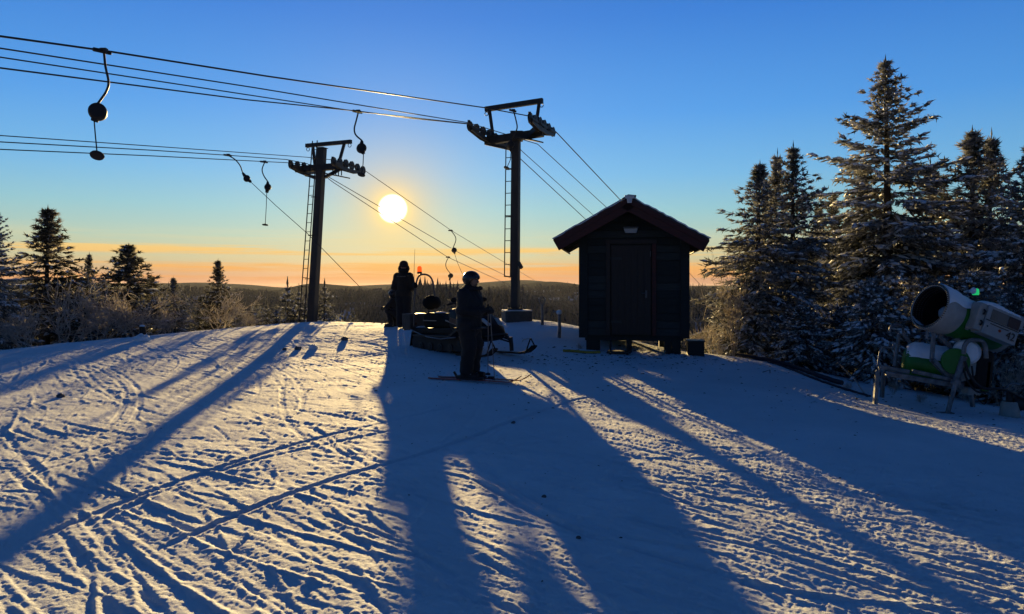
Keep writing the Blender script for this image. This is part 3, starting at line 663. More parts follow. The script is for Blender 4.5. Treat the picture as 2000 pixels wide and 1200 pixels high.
# ------------------------------------------------------------------ hangers
def hanger(d, clip, arm, drum, rd, cord, plate, label, dd=0.0, ar=.017, tilt=.5):
    c = W(*clip, d); h = thing('lift_hanger', label, 'lift hanger', c, 0, 'spring-box hangers on the lift ropes')
    rp = LD
    g = MB(); g.bar(c-rp*.10+Vector((-.06, 0, .005)), c+rp*.08+Vector((.03, 0, .0)), .045, .05); g.box(c+Vector((0, 0, .015)), (.09, .07, .06)); g.build('rope_clamp', M['darksteel'], h, rel=h, bevel=.006)
    a = curve_pts([W(px, py, d+dd*i/len(arm)) for i, (px, py) in enumerate([clip]+arm)], 6)
    MB().tube(a, ar, 8).build('arm', M['darksteel'], h, smooth=True, rel=h)
    dc = W(*drum, d+dd); ax = Vector((.35, -.9, .12)).normalized(); q = ax.to_track_quat('Z', 'Y').to_matrix().to_4x4(); q.translation = dc; w = .075
    D_ = MB().lathe([(0, -w), (rd*.8, -w), (rd*.97, -w*.7), (rd, -w*.3), (rd, w*.3), (rd*.97, w*.7), (rd*.8, w), (0, w)], 28, q).build('spring_drum', M['rubber'], h, smooth=True, rel=h)
    MB().bar(a[-1], a[-1]*.4+dc*.6, .05, .06, .09, .09).build('neck', M['darksteel'], D_, rel=h, bevel=.008)
    cp = [W(px, py, d+dd) for px, py in cord]
    MB().bar(cp[0]*.35+dc*.65, cp[0], .10, .09, .075, .07).build('cord_outlet', M['rubber'], D_, rel=h, bevel=.01)
    MB().tube(cp, .0095, 6).build('cord', M['rubber'], h, smooth=True, rel=h)
    if plate:
        e = cp[-1]; u = (cp[-2]-cp[-1]).normalized()+Vector((0, tilt, 0)); q = u.normalized().to_track_quat('Z', 'Y').to_matrix().to_4x4(); q.translation = e
        MB().lathe([(0, .03), (.02, .03), (.03, .012), (plate*.9, .008), (plate, -.008), (plate*.92, -.024), (0, -.032)], 24, q).build('seat_plate', M['rubber'], h, smooth=True, rel=h)
    return h
hanger(10.2, (203, 101), [(206, 130), (212, 160), (208, 178), (196, 196), (190, 204)], (191, 219), .118, [(184, 238), (186, 262), (190, 303)], .094, 'nearest platter hanger, black drum and seat plate, high at the left', tilt=.62)
hanger(15.9, (700, 219), [(696, 235), (692, 252), (695, 264), (707, 275)], (706, 290), .105, [(710, 301), (709, 322), (706, 341)], .085, 'hanger whose seat plate dangles just before the thick mast', tilt=.3)
hanger(21.9, (517, 317), [(512, 331), (515, 343), (523, 355)], (523, 366), .10, [(521, 377), (520, 405), (518, 439)], .09, 'hanger with a long straight cord and plate, left of the thick mast', tilt=.1)
hanger(21.1, (446, 304), [(459, 312), (469, 324), (474, 338)], (482, 349), .095, [(490, 356), (540, 403), (600, 456), (704, 562)], 0, 'slanted hanger with its cord pulled out tight toward the slope', dd=.3)
hanger(31.4, (881, 451), [(889, 462), (890, 471), (885, 484)], (887, 489), .11, [(888, 496), (893, 512), (905, 540)], 0, 'hanger below and right of the sun, on the far rope')
hanger(34.0, (876, 503), [(871, 514), (872, 524), (880, 535)], (880, 539), .115, [(878, 548), (878, 565), (877, 585)], .08, 'hanger just above the snowmobile, on the lowest far rope')
hanger(18.96, (1003, 217), [(1008, 236), (1010, 250), (1005, 262), (998, 272)], (997, 283), .09, [(998, 296), (997, 312), (990, 328)], .085, 'hanger arm passing through the head frame of the slim mast', tilt=.2)
# ------------------------------------------------------------------ people
M['jacket'] = principled('dark_jacket_cloth', (0.012, 0.012, 0.014), 0.8, var=0.35, vscale=7, bump=0.004, bscale=18)
M['trousers'] = principled('black_ski_trousers', (0.008, 0.008, 0.010), 0.8, var=0.3, vscale=7, bump=0.004, bscale=16)
M['brownjacket'] = principled('brown_work_jacket', (0.020, 0.014, 0.009), 0.8, var=0.3, vscale=7, bump=0.004, bscale=18)
M['skin'] = principled('skin', (0.30, 0.17, 0.12), 0.55, var=0.08)
M['helmet'] = principled('helmet_shell', (0.015, 0.016, 0.018), 0.28, var=0.1, spec=0.5)
M['knit'] = principled('knitted_hat', (0.035, 0.022, 0.02), 0.9, var=0.4, vscale=30, bump=0.004, bscale=60)
M['print'] = principled('back_print', (0.10, 0.085, 0.07), 0.7)
M['skired'] = principled('red_ski', (0.28, 0.030, 0.020), 0.35, var=0.35, vscale=5)
M['skiblack'] = principled('ski_base', (0.012, 0.012, 0.013), 0.4)
M['alu'] = principled('pole_shaft', (0.16, 0.16, 0.17), 0.4, 0.5)
M['eye'] = principled('eye', (0.02, 0.015, 0.01), 0.2)
def blend(name, mb, mat, parent, voxel=.02, smooth=5, mats=None, zsplit=None):
    me = bpy.data.meshes.new('tmp'); me.from_pydata([tuple(v) for v in mb.v], [], mb.f); me.update()
    b = bmesh.new(); b.from_mesh(me); bmesh.ops.remove_doubles(b, verts=b.verts, dist=1e-5); bmesh.ops.recalc_face_normals(b, faces=b.faces); b.to_mesh(me); b.free()
    o = bpy.data.objects.new('tmp', me); COL.objects.link(o)
    md = o.modifiers.new('r', 'REMESH'); md.mode = 'VOXEL'; md.voxel_size = voxel
    md = o.modifiers.new('s', 'SMOOTH'); md.factor = .5; md.iterations = smooth
    dg = bpy.context.evaluated_depsgraph_get(); m2 = bpy.data.meshes.new_from_object(o.evaluated_get(dg)); bpy.data.objects.remove(o)
    m2.name = name; m2.polygons.foreach_set('use_smooth', [True]*len(m2.polygons))
    # folds of the cloth
    co = np.empty(len(m2.vertices)*3, np.float32); m2.vertices.foreach_get('co', co); co = co.reshape(-1, 3)
    nm = np.empty_like(co).ravel(); m2.vertices.foreach_get('normal', nm); nm = nm.reshape(-1, 3)
    f = np.sin(co[:, 2]*38+7*np.sin(co[:, 0]*9+co[:, 1]*7))*np.sin(co[:, 0]*21+co[:, 1]*17+co[:, 2]*8)
    co = co+nm*(0.006*f)[:, None]; m2.vertices.foreach_set('co', co.ravel()); m2.update()
    m2.materials.clear(); m2.materials.append(mat)
    if mats:
        m2.materials.append(mats)
        for p_ in m2.polygons: p_.material_index = 1 if p_.center.z < zsplit else 0
    r = bpy.data.objects.new(name, m2); COL.objects.link(r); r.parent = parent; return r
def limb(mb, pts, rs): 
    mb.tube(pts, rs, 12)
    for p, r in zip(pts, rs): mb.ball(p, r, 12, 8)
def glove(parent, wrist, fwd, up, mat, s=1.0):
    wrist = Vector(wrist); f = Vector(fwd).normalized(); u = Vector(up).normalized(); sd = f.cross(u).normalized(); m = MB()
    palm = wrist+f*.055*s; m.tube([wrist-f*.03*s, wrist+f*.02*s, wrist+f*.09*s], [.045*s, .043*s, .046*s], 10)
    for i, (L, o) in enumerate(((.075, -.036), (.085, -.012), (.080, .012), (.065, .034))):
        a = wrist+f*.085*s+sd*o*s; b = a+f*(.030*s)-u*.012*s; c = b+f*.012*s-u*(L*.55)*s; e = c-f*.030*s-u*.012*s
        m.tube([a, b, c, e], [.0145*s, .014*s, .013*s, .011*s], 8)
    a = wrist+f*.03*s-sd*.04*s; m.tube([a, a+f*.035*s-sd*.012*s-u*.012*s, a+f*.062*s+sd*.012*s-u*.032*s], [.017*s, .015*s, .012*s], 8)
    o = m.build('glove', mat, parent, smooth=True, angle=60); return o
def head(parent, c, face, s=1.0, hat=None):
    c = Vector(c); f = Vector(face).normalized(); r = f.cross(Vector((0, 0, 1))).normalized(); u = r.cross(f)
    R = Matrix((r, f, u)).transposed(); m = MB()
    m.ball(c, (.078*s, .098*s, .115*s), 20, 14, R); m.ball(c+f*.03-u*.06, (.058*s, .062*s, .06*s), 14, 10, R)
    m.tube([c-u*.17-f*.02, c-u*.06], .056*s, 12)
    h = blend('head', m, M['skin'], parent, .012, 3)
    MB().tube([c+f*.088+u*.02, c+f*.118-u*.022, c+f*.092-u*.034], [.010, .017, .012], 8).build('nose', M['skin'], h, smooth=True)
    for s_ in (-1, 1):
        MB().ball(c+f*.088+r*.033*s_+u*.022, .012, 10, 6).build('eye', M['eye'], h, smooth=True)
        MB().ball(c+r*.080*s_-f*.012-u*.005, (.012, .022, .032), 8, 6, R).build('ear', M['skin'], h, smooth=True)
    MB().tube([c+f*.092-r*.026-u*.062, c+f*.098-u*.060, c+f*.092+r*.026-u*.062], [.005, .007, .005], 6).build('mouth', principled('lips', (0.22, 0.08, 0.07), 0.5), h, smooth=True)
    return h, R, r, f, u
def helmet(parent, c, R, r, f, u):
    n, m_ = 26, 16; vs = []; fs = []
    c = Vector(c); cc = c+u*.012-f*.010
    hm = MB()
    for j in range(m_+1):
        t = (math.pi*.74)*j/m_
        for i in range(n):
            a = 2*math.pi*i/n; low = 1.0-.42*max(0, math.sin(a))**.7*(j/m_)     # cut higher over the face
            tt = t*low; v = Vector((.118*math.sin(tt)*math.cos(a), .142*math.sin(tt)*math.sin(a), .132*math.cos(tt))); vs.append(cc+R @ v)
    fs = [(j*n+i, (j+1)*n+i, (j+1)*n+(i+1) % n, j*n+(i+1) % n) for j in range(m_) for i in range(n)]
    h = hm.add(vs, fs).build('helmet', M['helmet'], parent, smooth=True)
    md = h.modifiers.new('t', 'SOLIDIFY'); md.thickness = .018
    for s in (-1, 1): MB().ball(c+r*.098*s-f*.01-u*.03, (.022, .045, .06), 12, 8, R).build('ear_pad', M['jacket'], h, smooth=True)
    MB().tube([c+r*.10-u*.05, c+r*.06-u*.12+f*.04, c-u*.135+f*.05, c-r*.06-u*.12+f*.04, c-r*.10-u*.05], .008, 6).build('chin_strap', M['jacket'], h)
    return h
def boot(parent, p, f, mat):
    p = Vector(p); f = Vector(f).normalized(); s = f.cross(Vector((0, 0, 1))); m = MB()
    m.tube([p+Vector((0, 0, .07))-f*.08, p+Vector((0, 0, .06))+f*.05, p+Vector((0, 0, .05))+f*.19], [.062, .060, .048], 12)
    m.tube([p+Vector((0, 0, .05))-f*.045, p+Vector((0, 0, .2))-f*.01, p+Vector((0, 0, .36))+f*.025], [.062, .064, .072], 12)
    b = m.build('boot', mat, parent, smooth=True)
    MB().box(p+Vector((0, 0, .012))+f*.055, (.32, .09, .035), Matrix.Rotation(math.atan2(f.y, f.x), 3, 'Z')).build('sole', M['rubber'], b, bevel=.006)
    for k in range(3): 
        q = p+Vector((0, 0, .09+.09*k))+f*(.085-.02*k); MB().bar(q-s*.06, q+s*.06, .022, .016).build('buckle', M['alu'], b)
    return b
# skier in the foreground: faces right, hands together in front on the pole grips
sk_c = W(919, 746, 12.4); sk_c.z = surf(sk_c.x, sk_c.y)
FA = Vector((.93, -.36, 0)).normalized(); SA = Vector((-FA.y, FA.x, 0))       # the way he faces, his left
skier = thing('person', 'skier in helmet and dark clothes standing on red skis, holding poles', 'person', sk_c)
skier.scale = (1.10, 1.10, 1.02)
def sk(f, s, z): return FA*f+SA*s+Vector((0, 0, z))
m = MB()
for s in (-1, 1):
    limb(m, [sk(-.03, .10*s, .92), sk(.035, .115*s, .54), sk(-.005, .12*s, .30), sk(-.01, .12*s, .16)], [.145, .118, .108, .108])
m.ball(sk(-.03, 0, .98), (.165, .185, .16), 16, 10, Matrix((FA, SA, Vector((0, 0, 1)))).transposed())
limb(m, [sk(-.03, 0, .90), sk(-.02, 0, 1.08), sk(-.005, 0, 1.28), sk(-.02, 0, 1.42)], [.200, .200, .210, .165])
for s in (-1, 1): m.ball(sk(-.01, .07*s, 1.25), (.18, .17, .25), 14, 10, Matrix((FA, SA, Vector((0, 0, 1)))).transposed())
limb(m, [sk(-.03, 0, 1.44), sk(-.015, 0, 1.53)], [.115, .082])
m.ball(sk(-.10, 0, 1.47), (.075, .12, .06), 12, 8, Matrix((FA, SA, Vector((0, 0, 1)))).transposed())      # hood lying on the back
for s in (-1, 1):
    limb(m, [sk(-.02, .205*s, 1.42), sk(-.03, .262*s, 1.16), sk(.18, .14*s, 1.13), sk(.235, .085*s, 1.16)], [.105, .094, .078, .062])
blend('body', m, M['jacket'], skier, .02, 4, M['trousers'], .84)
h_, R_, r_, f_, u_ = head(skier, sk(.02, 0, 1.645), Vector((.95, -.42, -.05)))
helmet(skier, sk(.02, 0, 1.66), R_, r_, f_, u_)
MB().tube([sk(.06+.10*math.cos(a), .10*math.sin(a), 1.50+.02*math.cos(a)) for a in np.linspace(0, 2*math.pi, 17)], .035, 8, cap=False).build('collar', M['jacket'], skier, smooth=True)
for s in (-1, 1):
    glove(skier, sk(.235, .075*s, 1.165), FA*.8-SA*.45*s+Vector((0, 0, .1)), FA*.3+Vector((0, 0, 1)), M['rubber'], 1.05)
    boot(skier, sk(-.01, .12*s, .035), FA, M['rubber'])
MB().box(sk(-.0, 0, .86), (.40, .42, .03), Matrix.Rotation(math.atan2(FA.y, FA.x), 3, 'Z')).build('jacket_hem', M['jacket'], skier, bevel=.012)
def ski(p, f, L, label, back=.62, bind=True, mat='skired'):
    p = Vector(p); f = Vector(f).normalized(); s = f.cross(Vector((0, 0, 1))); r = thing('ski', label, 'ski', p, 0, 'skis of the standing skier')
    vs = []; n = 26; w0 = [.046, .034, .050]
    for i in range(n+1):
        t = i/n; x = (t-back/1.0*.0)*L-L*.46; z = .012+.010*math.sin(math.pi*t)
        if t > .86: z += .11*((t-.86)/.14)**1.7
        if t < .03: z += .01
        w = np.interp(t, [0, .04, .45, .86, .97, 1], [.030, .045, .034, .052, .036, .008])
        for o, dz in ((-w, 0), (w, 0), (w, .016), (-w, .016)): vs.append(f*x+s*o+Vector((0, 0, z+dz)))
    fs = [(i*4+k, i*4+(k+1) % 4, (i+1)*4+(k+1) % 4, (i+1)*4+k) for i in range(n) for k in range(4)]+[(0, 1, 2, 3), (n*4+3, n*4+2, n*4+1, n*4)]
    MB().add(vs, fs).build('blade', M[mat], r, smooth=True)
    if bind:
        for x, z, sz in ((-.20, .055, (.09, .065, .08)), (.20, .045, (.10, .06, .05)), (0.0, .035, (.34, .05, .02))): MB().box(f*x+Vector((0, 0, z)), sz, Matrix.Rotation(math.atan2(f.y, f.x), 3, 'Z')).build('binding', M['rubber'], r, bevel=.006)
        MB().bar(f*-.24+Vector((0, 0, .06)), f*-.30+Vector((0, 0, .15)), .03, .03).build('heel_lever', M['rubber'], r)
    return r
ski(sk_c+SA*-.12+FA*.05, FA, 1.68, 'nearer red ski under the standing skier')
ski(sk_c+SA*.12+FA*.12, FA, 1.68, 'farther red ski under the standing skier')
def ski_pole(a, b, label):
    a, b = Vector(a), Vector(b); r = thing('ski_pole', label, 'ski pole', b, 0, 'ski poles'); u = (a-b).normalized()
    MB().tube([b-b, (a-b)], [.006, .009], 8).build('shaft', M['alu'], r, smooth=True)
    MB().tube([(a-b)-u*.10, (a-b)-u*.05, (a-b)+u*.02], [.015, .018, .016], 8).build('grip', M['rubber'], r, smooth=True)
    q = u.to_track_quat('Z', 'Y').to_matrix().to_4x4(); q.translation = u*.06
    MB().lathe([(0, .01), (.02, .012), (.045, 0), (.02, -.004), (0, -.006)], 14, q).build('basket', M['rubber'], r)
    return r
hp = sk_c+sk(.33, -.02, 1.24)
e1 = W(953, 694, 13.1); ski_pole(hp+Vector((.0, 0, .02)), Vector((e1.x, e1.y, surf(e1.x, e1.y)-.03)), 'ski pole held upright before the standing skier')
e2 = sk_c+sk(.40, .10, 0); ski_pole(hp+SA*.07, Vector((e2.x, e2.y, surf(e2.x, e2.y)-.03)), 'second ski pole hidden close behind the upright one')
# worker on the crest, seen from behind, hands in front
st_c = W(788, 641, 19.9); st_c.z = surf(st_c.x, st_c.y)
FB = Vector((.18, .98, 0)).normalized(); SB = Vector((-FB.y, FB.x, 0))
man = thing('person', 'person in brown jacket and knitted hat seen from behind on the crest', 'person', st_c)
def sb(f, s, z): return FB*f+SB*s+Vector((0, 0, z))
RB = Matrix((FB, SB, Vector((0, 0, 1)))).transposed(); m = MB()
for s in (-1, 1): limb(m, [sb(0, .095*s, .92), sb(.03, .095*s, .52), sb(-.01, .09*s, .14)], [.14, .115, .105])
m.ball(sb(0, 0, .97), (.15, .20, .17), 16, 10, RB)
limb(m, [sb(0, 0, .95), sb(0, 0, 1.15), sb(-.01, 0, 1.36), sb(0, 0, 1.46)], [.165, .165, .175, .12])
for s in (-1, 1):
    m.ball(sb(0, .09*s, 1.3), (.13, .15, .2), 14, 10, RB)
    limb(m, [sb(0, .175*s, 1.40), sb(.0, .262*s, 1.10), sb(.22, .17*s, 1.05), sb(.27, .08*s, 1.10)], [.105, .095, .078, .06])
limb(m, [sb(0, 0, 1.46), sb(.01, 0, 1.55)], [.11, .085])
blend('body', m, M['brownjacket'], man, .02, 4, M['trousers'], .86)
hc = sb(.03, 0, 1.66); h_, R_, r_, f_, u_ = head(man, hc, FB)
hm = MB(); hm.lathe([(.118, -.035), (.124, 0), (.120, .05), (.095, .105), (.05, .135), (0, .142)], 20, Matrix.Translation(hc+Vector((0, 0, .02)))); hm.build('hat', M['knit'], man, smooth=True)
MB().tube([hc+Vector((.122*math.cos(a), .122*math.sin(a), -.0)) for a in np.linspace(0, 2*math.pi, 21)], .022, 8, cap=False).build('hat_brim', M['knit'], man, smooth=True)
for s in (-1, 1): MB().ball(hc+SB*.115*s+Vector((0, 0, -.06)), (.03, .05, .07), 10, 8, RB).build('ear_flap', M['knit'], man, smooth=True)
MB().tube([sb(.10*math.cos(a), .115*math.sin(a), 1.53) for a in np.linspace(0, 2*math.pi, 17)], .032, 8, cap=False).build('collar', M['brownjacket'], man, smooth=True)
MB().prism([(-.11, 1.375), (.09, 1.375), (.09, 1.40), (-.11, 1.40)], -.003, .003)
pr = MB()
for i, (a, b) in enumerate(((-.12, -.07), (-.05, .02), (.03, .07), (.08, .12))): pr.bar(sb(-.188, -a, 1.39), sb(-.188, -b, 1.385), .01, .03)
pr.build('back_print', M['print'], man)
for s in (-1, 1):
    glove(man, sb(.27, .08*s, 1.10), FB-SB*.5*s, Vector((0, 0, 1)), M['rubber']); boot(man, sb(-.01, .09*s, .02), FB+SB*.15*s, M['rubber'])
# companion crouching behind him, turned to the left, poles across the knees
cr_c = W(776, 640, 20.5); cr_c.z = surf(cr_c.x, cr_c.y)
FC = Vector((-.95, .30, 0)).normalized(); SC = Vector((-FC.y, FC.x, 0))
cro = thing('person', 'dark figure crouching on the crest with poles pointing left', 'person', cr_c)
def scr(f, s, z): return FC*f+SC*s+Vector((0, 0, z))
RC = Matrix((FC, SC, Vector((0, 0, 1)))).transposed(); m = MB()
for s in (-1, 1):
    limb(m, [scr(-.10, .11*s, .36), scr(.26, .14*s, .50), scr(.16, .13*s, .16)], [.125, .095, .085])
limb(m, [scr(-.12, 0, .36), scr(-.06, 0, .58), scr(.06, 0, .78), scr(.10, 0, .86)], [.18, .175, .165, .11])
for s in (-1, 1):
    m.ball(scr(.04, .09*s, .74), (.13, .14, .16), 12, 8, RC); limb(m, [scr(.07, .19*s, .82), scr(.24, .22*s, .62), scr(.38, .12*s, .60)], [.085, .072, .055])
limb(m, [scr(.10, 0, .86), scr(.13, 0, .93)], [.09, .075])
blend('body', m, M['jacket'], cro, .02, 4, M['trousers'], .45)
hc = scr(.17, 0, 1.0); h_, R_, r_, f_, u_ = head(cro, hc, FC+Vector((0, 0, -.15))); helmet(cro, hc+Vector((0, 0, .015)), R_, r_, f_, u_)
for s in (-1, 1): glove(cro, scr(.38, .11*s, .60), FC-SC*.35*s, Vector((0, 0, 1)), M['rubber']); boot(cro, scr(.16, .13*s, 0.0), FC, M['rubber'])
cro.scale = (.9, .9, .88)
q = cr_c+scr(.42, .02, .60)*.89
for k, (dy, lb) in enumerate(((0, 'lower of two ski poles held across by the crouching figure'), (.10, 'upper of two ski poles held across by the crouching figure'))):
    tip = W(724+k*6, 596-k*2, 20.6-k*.2); tail = tip+(q-tip)*1.95+Vector((0, 0, -.02-.02*k)); ski_pole(tail+Vector((0, -.02, .06*k)), tip, lb)

# ------------------------------------------------------------------ snowmobile
M['smblack'] = principled('snowmobile_plastic', (0.006, 0.006, 0.007), 0.6, var=0.2, vscale=6, spec=0.22)
M['vinyl'] = principled('seat_vinyl', (0.007, 0.007, 0.007), 0.75, var=0.25, vscale=8, bump=0.002, bscale=50, spec=0.15)
M['ribalu'] = principled('ribbed_aluminium', (0.09, 0.09, 0.095), 0.45, 0.6, var=0.15, vscale=6)
M['decal'] = principled('panel_decal', (0.06, 0.025, 0.02), 0.4, var=0.3, vscale=9)
M['amber'] = principled('amber_beacon', (0.75, 0.12, 0.01), 0.25, trans=0.45, emit=(1.0, 0.13, 0.01), estr=0.55)
sc_c = W(900, 700, 16.0); sc_c.z = gz(sc_c.x, sc_c.y); th_ = -math.radians(47)
sm = thing('snowmobile', 'black snowmobile with amber beacon hoop parked behind the standing skier', 'snowmobile', sc_c, th_)
sm.rotation_euler = (0, math.radians(-1.0), th_)
# track belt
prof = []
for a in np.linspace(math.pi/2, 3*math.pi/2, 10): prof.append((-1.28+.17*math.cos(a), .20+.17*math.sin(a)))
for a in np.linspace(-math.pi/2, math.pi/2, 10): prof.append((.30+.19*math.cos(a), .26+.19*math.sin(a)))
trk = MB().prism(prof, -.25, .25).build('track', M['rubber'], sm)
for i in range(len(prof)):
    pass
L = [Vector((x, 0, z)) for x, z in prof]; L.append(L[0])
seg = [(L[i+1]-L[i]).length for i in range(len(L)-1)]; tot = sum(seg); nl = 44
for k in range(nl):
    s = tot*k/nl; i = 0
    while s > seg[i]: s -= seg[i]; i += 1
    p = L[i]+(L[i+1]-L[i])*(s/seg[i]); t_ = (L[i+1]-L[i]).normalized(); n_ = Vector((t_.z, 0, -t_.x)); c_ = Vector((-.5, 0, .22)); n_ = n_ if n_.dot(p-c_) > 0 else -n_
    MB().bar(p+Vector((0, -.235, 0))+n_*.012, p+Vector((0, .235, 0))+n_*.012, .02, .035, up=n_).build('lug', M['rubber'], trk)
for x in (-1.1, -.75, -.4, -.05, .28):
    for s in (-1, 1):
        w = MB(); wheel(w, Vector((x, s*.262, .13 if x < .2 else .26)), Vector((0, 1, 0)), .095, .03); w.build('bogie_wheel', M['darksteel'], trk, smooth=True)
MB().prism([(-1.46, .40), (.25, .42), (.25, .56), (-1.40, .52)], -.27, .27).build('tunnel', M['smblack'], sm, bevel=.02)
for s in (-1, 1):
    MB().prism([(-1.15, .36), (.15, .36), (.45, .52), (.42, .56), (.12, .40), (-1.15, .40)], s*.27, s*.45).build('running_board', M['darksteel'], sm, bevel=.008)
    MB().tube([(-1.45, s*.30, .50), (-1.1, s*.33, .42), (-.6, s*.46, .36), (-.1, s*.47, .33), (.4, s*.46, .38)], .013, 8).build('side_rail', M['alu'], sm, smooth=True)
# seat and backrest
MB().prism([(-1.10, .54), (.18, .54), (.22, .72), (.05, .80), (-.35, .78), (-.55, .86), (-1.02, .88), (-1.12, .80)], -.19, .19).build('seat', M['vinyl'], sm, bevel=.05)
sp = [(x, -.10+0, .0) for x in ()]
pad = MB().ball((-1.02, 0, 1.10), (.12, .25, .165), 20, 12).build('backrest', M['vinyl'], sm, smooth=True)
for s in (-1, 1): MB().bar((-1.02, s*.09, .80), (-1.04, s*.09, 1.0), .03, .02).build('stay', M['darksteel'], pad)
MB().box((-.85, -.195, .70), (.5, .012, .02)).build('piping', M['alu'], sm)
# hood as a shaped shell
st = [(-.02, .50, .98, .30, .36), (.25, .34, 1.02, .40, .34), (.55, .28, .98, .44, .30), (.85, .28, .84, .40, .24), (1.10, .32, .66, .30, .16), (1.24, .40, .54, .16, .08)]
hd = MB(); nv = 16; vs = []
for x, zl, zh, w, wt_ in st:
    for k in range(nv):
        a = 2*math.pi*k/nv; ca, sa = math.cos(a), math.sin(a); sg = lambda v: abs(v)**.6*(1 if v > 0 else -1)
        ww = w if sa < .3 else w+(wt_-w)*min(1, (sa-.3)/.7); vs.append((x, ww*sg(ca), (zl+zh)/2+(zh-zl)/2*sg(sa)))
hd.add(vs, [(i*nv+k, i*nv+(k+1) % nv, (i+1)*nv+(k+1) % nv, (i+1)*nv+k) for i in range(len(st)-1) for k in range(nv)]+[tuple(range(nv))[::-1], tuple(range((len(st)-1)*nv, len(st)*nv))])
hood = hd.build('hood', M['smblack'], sm, smooth=True, angle=50)
for s in (-1, 1):
    MB().bar((.95, s*.20, .76), (1.12, s*.14, .63), .10, .05).build('headlight', M['lampglass'], hood, bevel=.01)
    MB().bar((.15, s*.415, .74), (.85, s*.42, .62), .012, .10).build('side_decal', M['decal'], hood)
    for k in range(4): MB().bar((.35+.1*k, s*.44, .50), (.42+.1*k, s*.44, .60), .014, .03).build('vent', M['rubber'], hood)
    MB().bar((-.05, s*.37, .72), (.62, s*.43, .60), .013, .025).build('trim_strip', M['alu'], hood)
wsn = MB(); vs = []
for j in range(5):
    for i in range(9):
        t_ = j/4; a = (i/8-.5)*1.9; vs.append((.62-.36*t_-.10*(abs(a)**2)*.6, (.30-.03*t_)*math.sin(a)/math.sin(.95), .93+.34*t_-.05*abs(a)*t_))
M['screen'] = principled('smoked_screen', (0.03, 0.03, 0.035), 0.15, alpha=0.7)
w_ = wsn.add(vs, [(j*9+i, j*9+i+1, (j+1)*9+i+1, (j+1)*9+i) for j in range(4) for i in range(8)]).build('windscreen', M['screen'], sm, smooth=True); w_.modifiers.new('t', 'SOLIDIFY').thickness = .006
hb = MB().tube([(.02, -.36, 1.06), (.06, -.24, 1.09), (.18, -.06, 1.04), (.18, .06, 1.04), (.06, .24, 1.09), (.02, .36, 1.06)], .014, 8).build('handlebar', M['darksteel'], sm, smooth=True)
for s in (-1, 1):
    MB().tube([(.045, s*.25, 1.085), (.015, s*.38, 1.055)], .022, 8).build('hand_grip', M['rubber'], hb, smooth=True)
    mg = MB().ball((.30, s*.42, 1.16), (.03, .085, .05), 12, 8).build('mirror', M['smblack'], sm, smooth=True); MB().tube([(.30, s*.30, 1.02), (.30, s*.40, 1.15)], .009, 6).build('mirror_stalk', M['rubber'], mg)
MB().bar((.22, 0, .95), (.14, 0, 1.06), .16, .10).build('dash_pod', M['smblack'], sm, bevel=.02)
# front suspension and skis
for s in (-1, 1):
    MB().tube([(.95, s*.22, .42), (1.02, s*.52, .30)], .022, 8).build('control_arm', M['darksteel'], sm, smooth=True)
    MB().tube([(.78, s*.22, .38), (1.0, s*.52, .26)], .018, 8).build('control_arm', M['darksteel'], sm, smooth=True)
    MB().tube([(.92, s*.25, .62), (1.03, s*.50, .30)], .030, 8).build('shock_absorber', M['darksteel'], sm, smooth=True)
    coil = [(Vector((.92, s*.25, .62))*(1-t_)+Vector((1.03, s*.50, .30))*t_)+Vector((.045*math.cos(40*t_), 0, .045*math.sin(40*t_))) for t_ in np.linspace(.1, .85, 60)]
    MB().tube(coil, .007, 5).build('spring', M['alu'], sm, smooth=True)
    MB().bar((1.02, s*.53, .36), (1.04, s*.54, .07), .05, .07).build('spindle', M['darksteel'], sm)
    pr = [(.55, .045), (.62, .02), (1.35, .02), (1.55, .06), (1.68, .14), (1.74, .20), (1.71, .22), (1.63, .16), (1.5, .09), (1.3, .055), (.62, .055)]
    sk_ = MB().prism(pr, s*.54-.075, s*.54+.075).build('ski', M['smblack'], sm, bevel=.008)
    MB().tube([(1.48, s*.54, .09), (1.60, s*.54, .34), (1.62, s*.54, .35), (1.73, s*.54, .20)], .014, 8).build('ski_loop', M['smblack'], sk_, smooth=True)
MB().tube([(1.05, -.28, .40), (1.26, -.22, .44), (1.33, 0, .46), (1.26, .22, .44), (1.05, .28, .40)], .018, 8).build('front_bumper', M['darksteel'], sm, smooth=True)
# rear: rack, ribbed box, flap, hoop with beacon, aerial
bxr = MB().box((-1.60, -.06, .66), (.30, .50, .34)).build('cargo_box', M['ribalu'], sm, bevel=.012)
for k in range(7): MB().box((-1.757, -.06+(-.21+.07*k), .66), (.016, .03, .33)).build('rib', M['ribalu'], bxr)
for k in range(4): MB().box((-1.60+(-.11+.073*k), -.316, .66), (.03, .014, .33)).build('rib', M['ribalu'], bxr)
MB().box((-1.60, -.06, .84), (.31, .51, .02)).build('box_lid', M['ribalu'], bxr)
MB().tube([(-1.40, -.26, .52), (-1.74, -.26, .48), (-1.74, .26, .48), (-1.40, .26, .52)], .016, 8).build('rear_bumper', M['darksteel'], sm, smooth=True)
MB().bar((-1.48, 0, .44), (-1.56, 0, .10), .48, .012).build('snow_flap', M['rubber'], sm)
MB().box((-1.44, -.18, .62), (.03, .10, .05)).build('tail_light', M['decal'], sm)
for y in (-.20,):
    hp_ = curve_pts([(-1.42, -.22, .56), (-1.40, -.21, 1.1), (-1.36, -.18, 1.55), (-1.30, -.13, 1.72), (-1.16, -.06, 1.74), (-1.04, .0, 1.66), (-.98, .03, 1.45), (-.97, .04, 1.15), (-.98, .04, .82)], 6)
    MB().tube(hp_, .021, 10).build('beacon_hoop', M['steel'], sm, smooth=True)
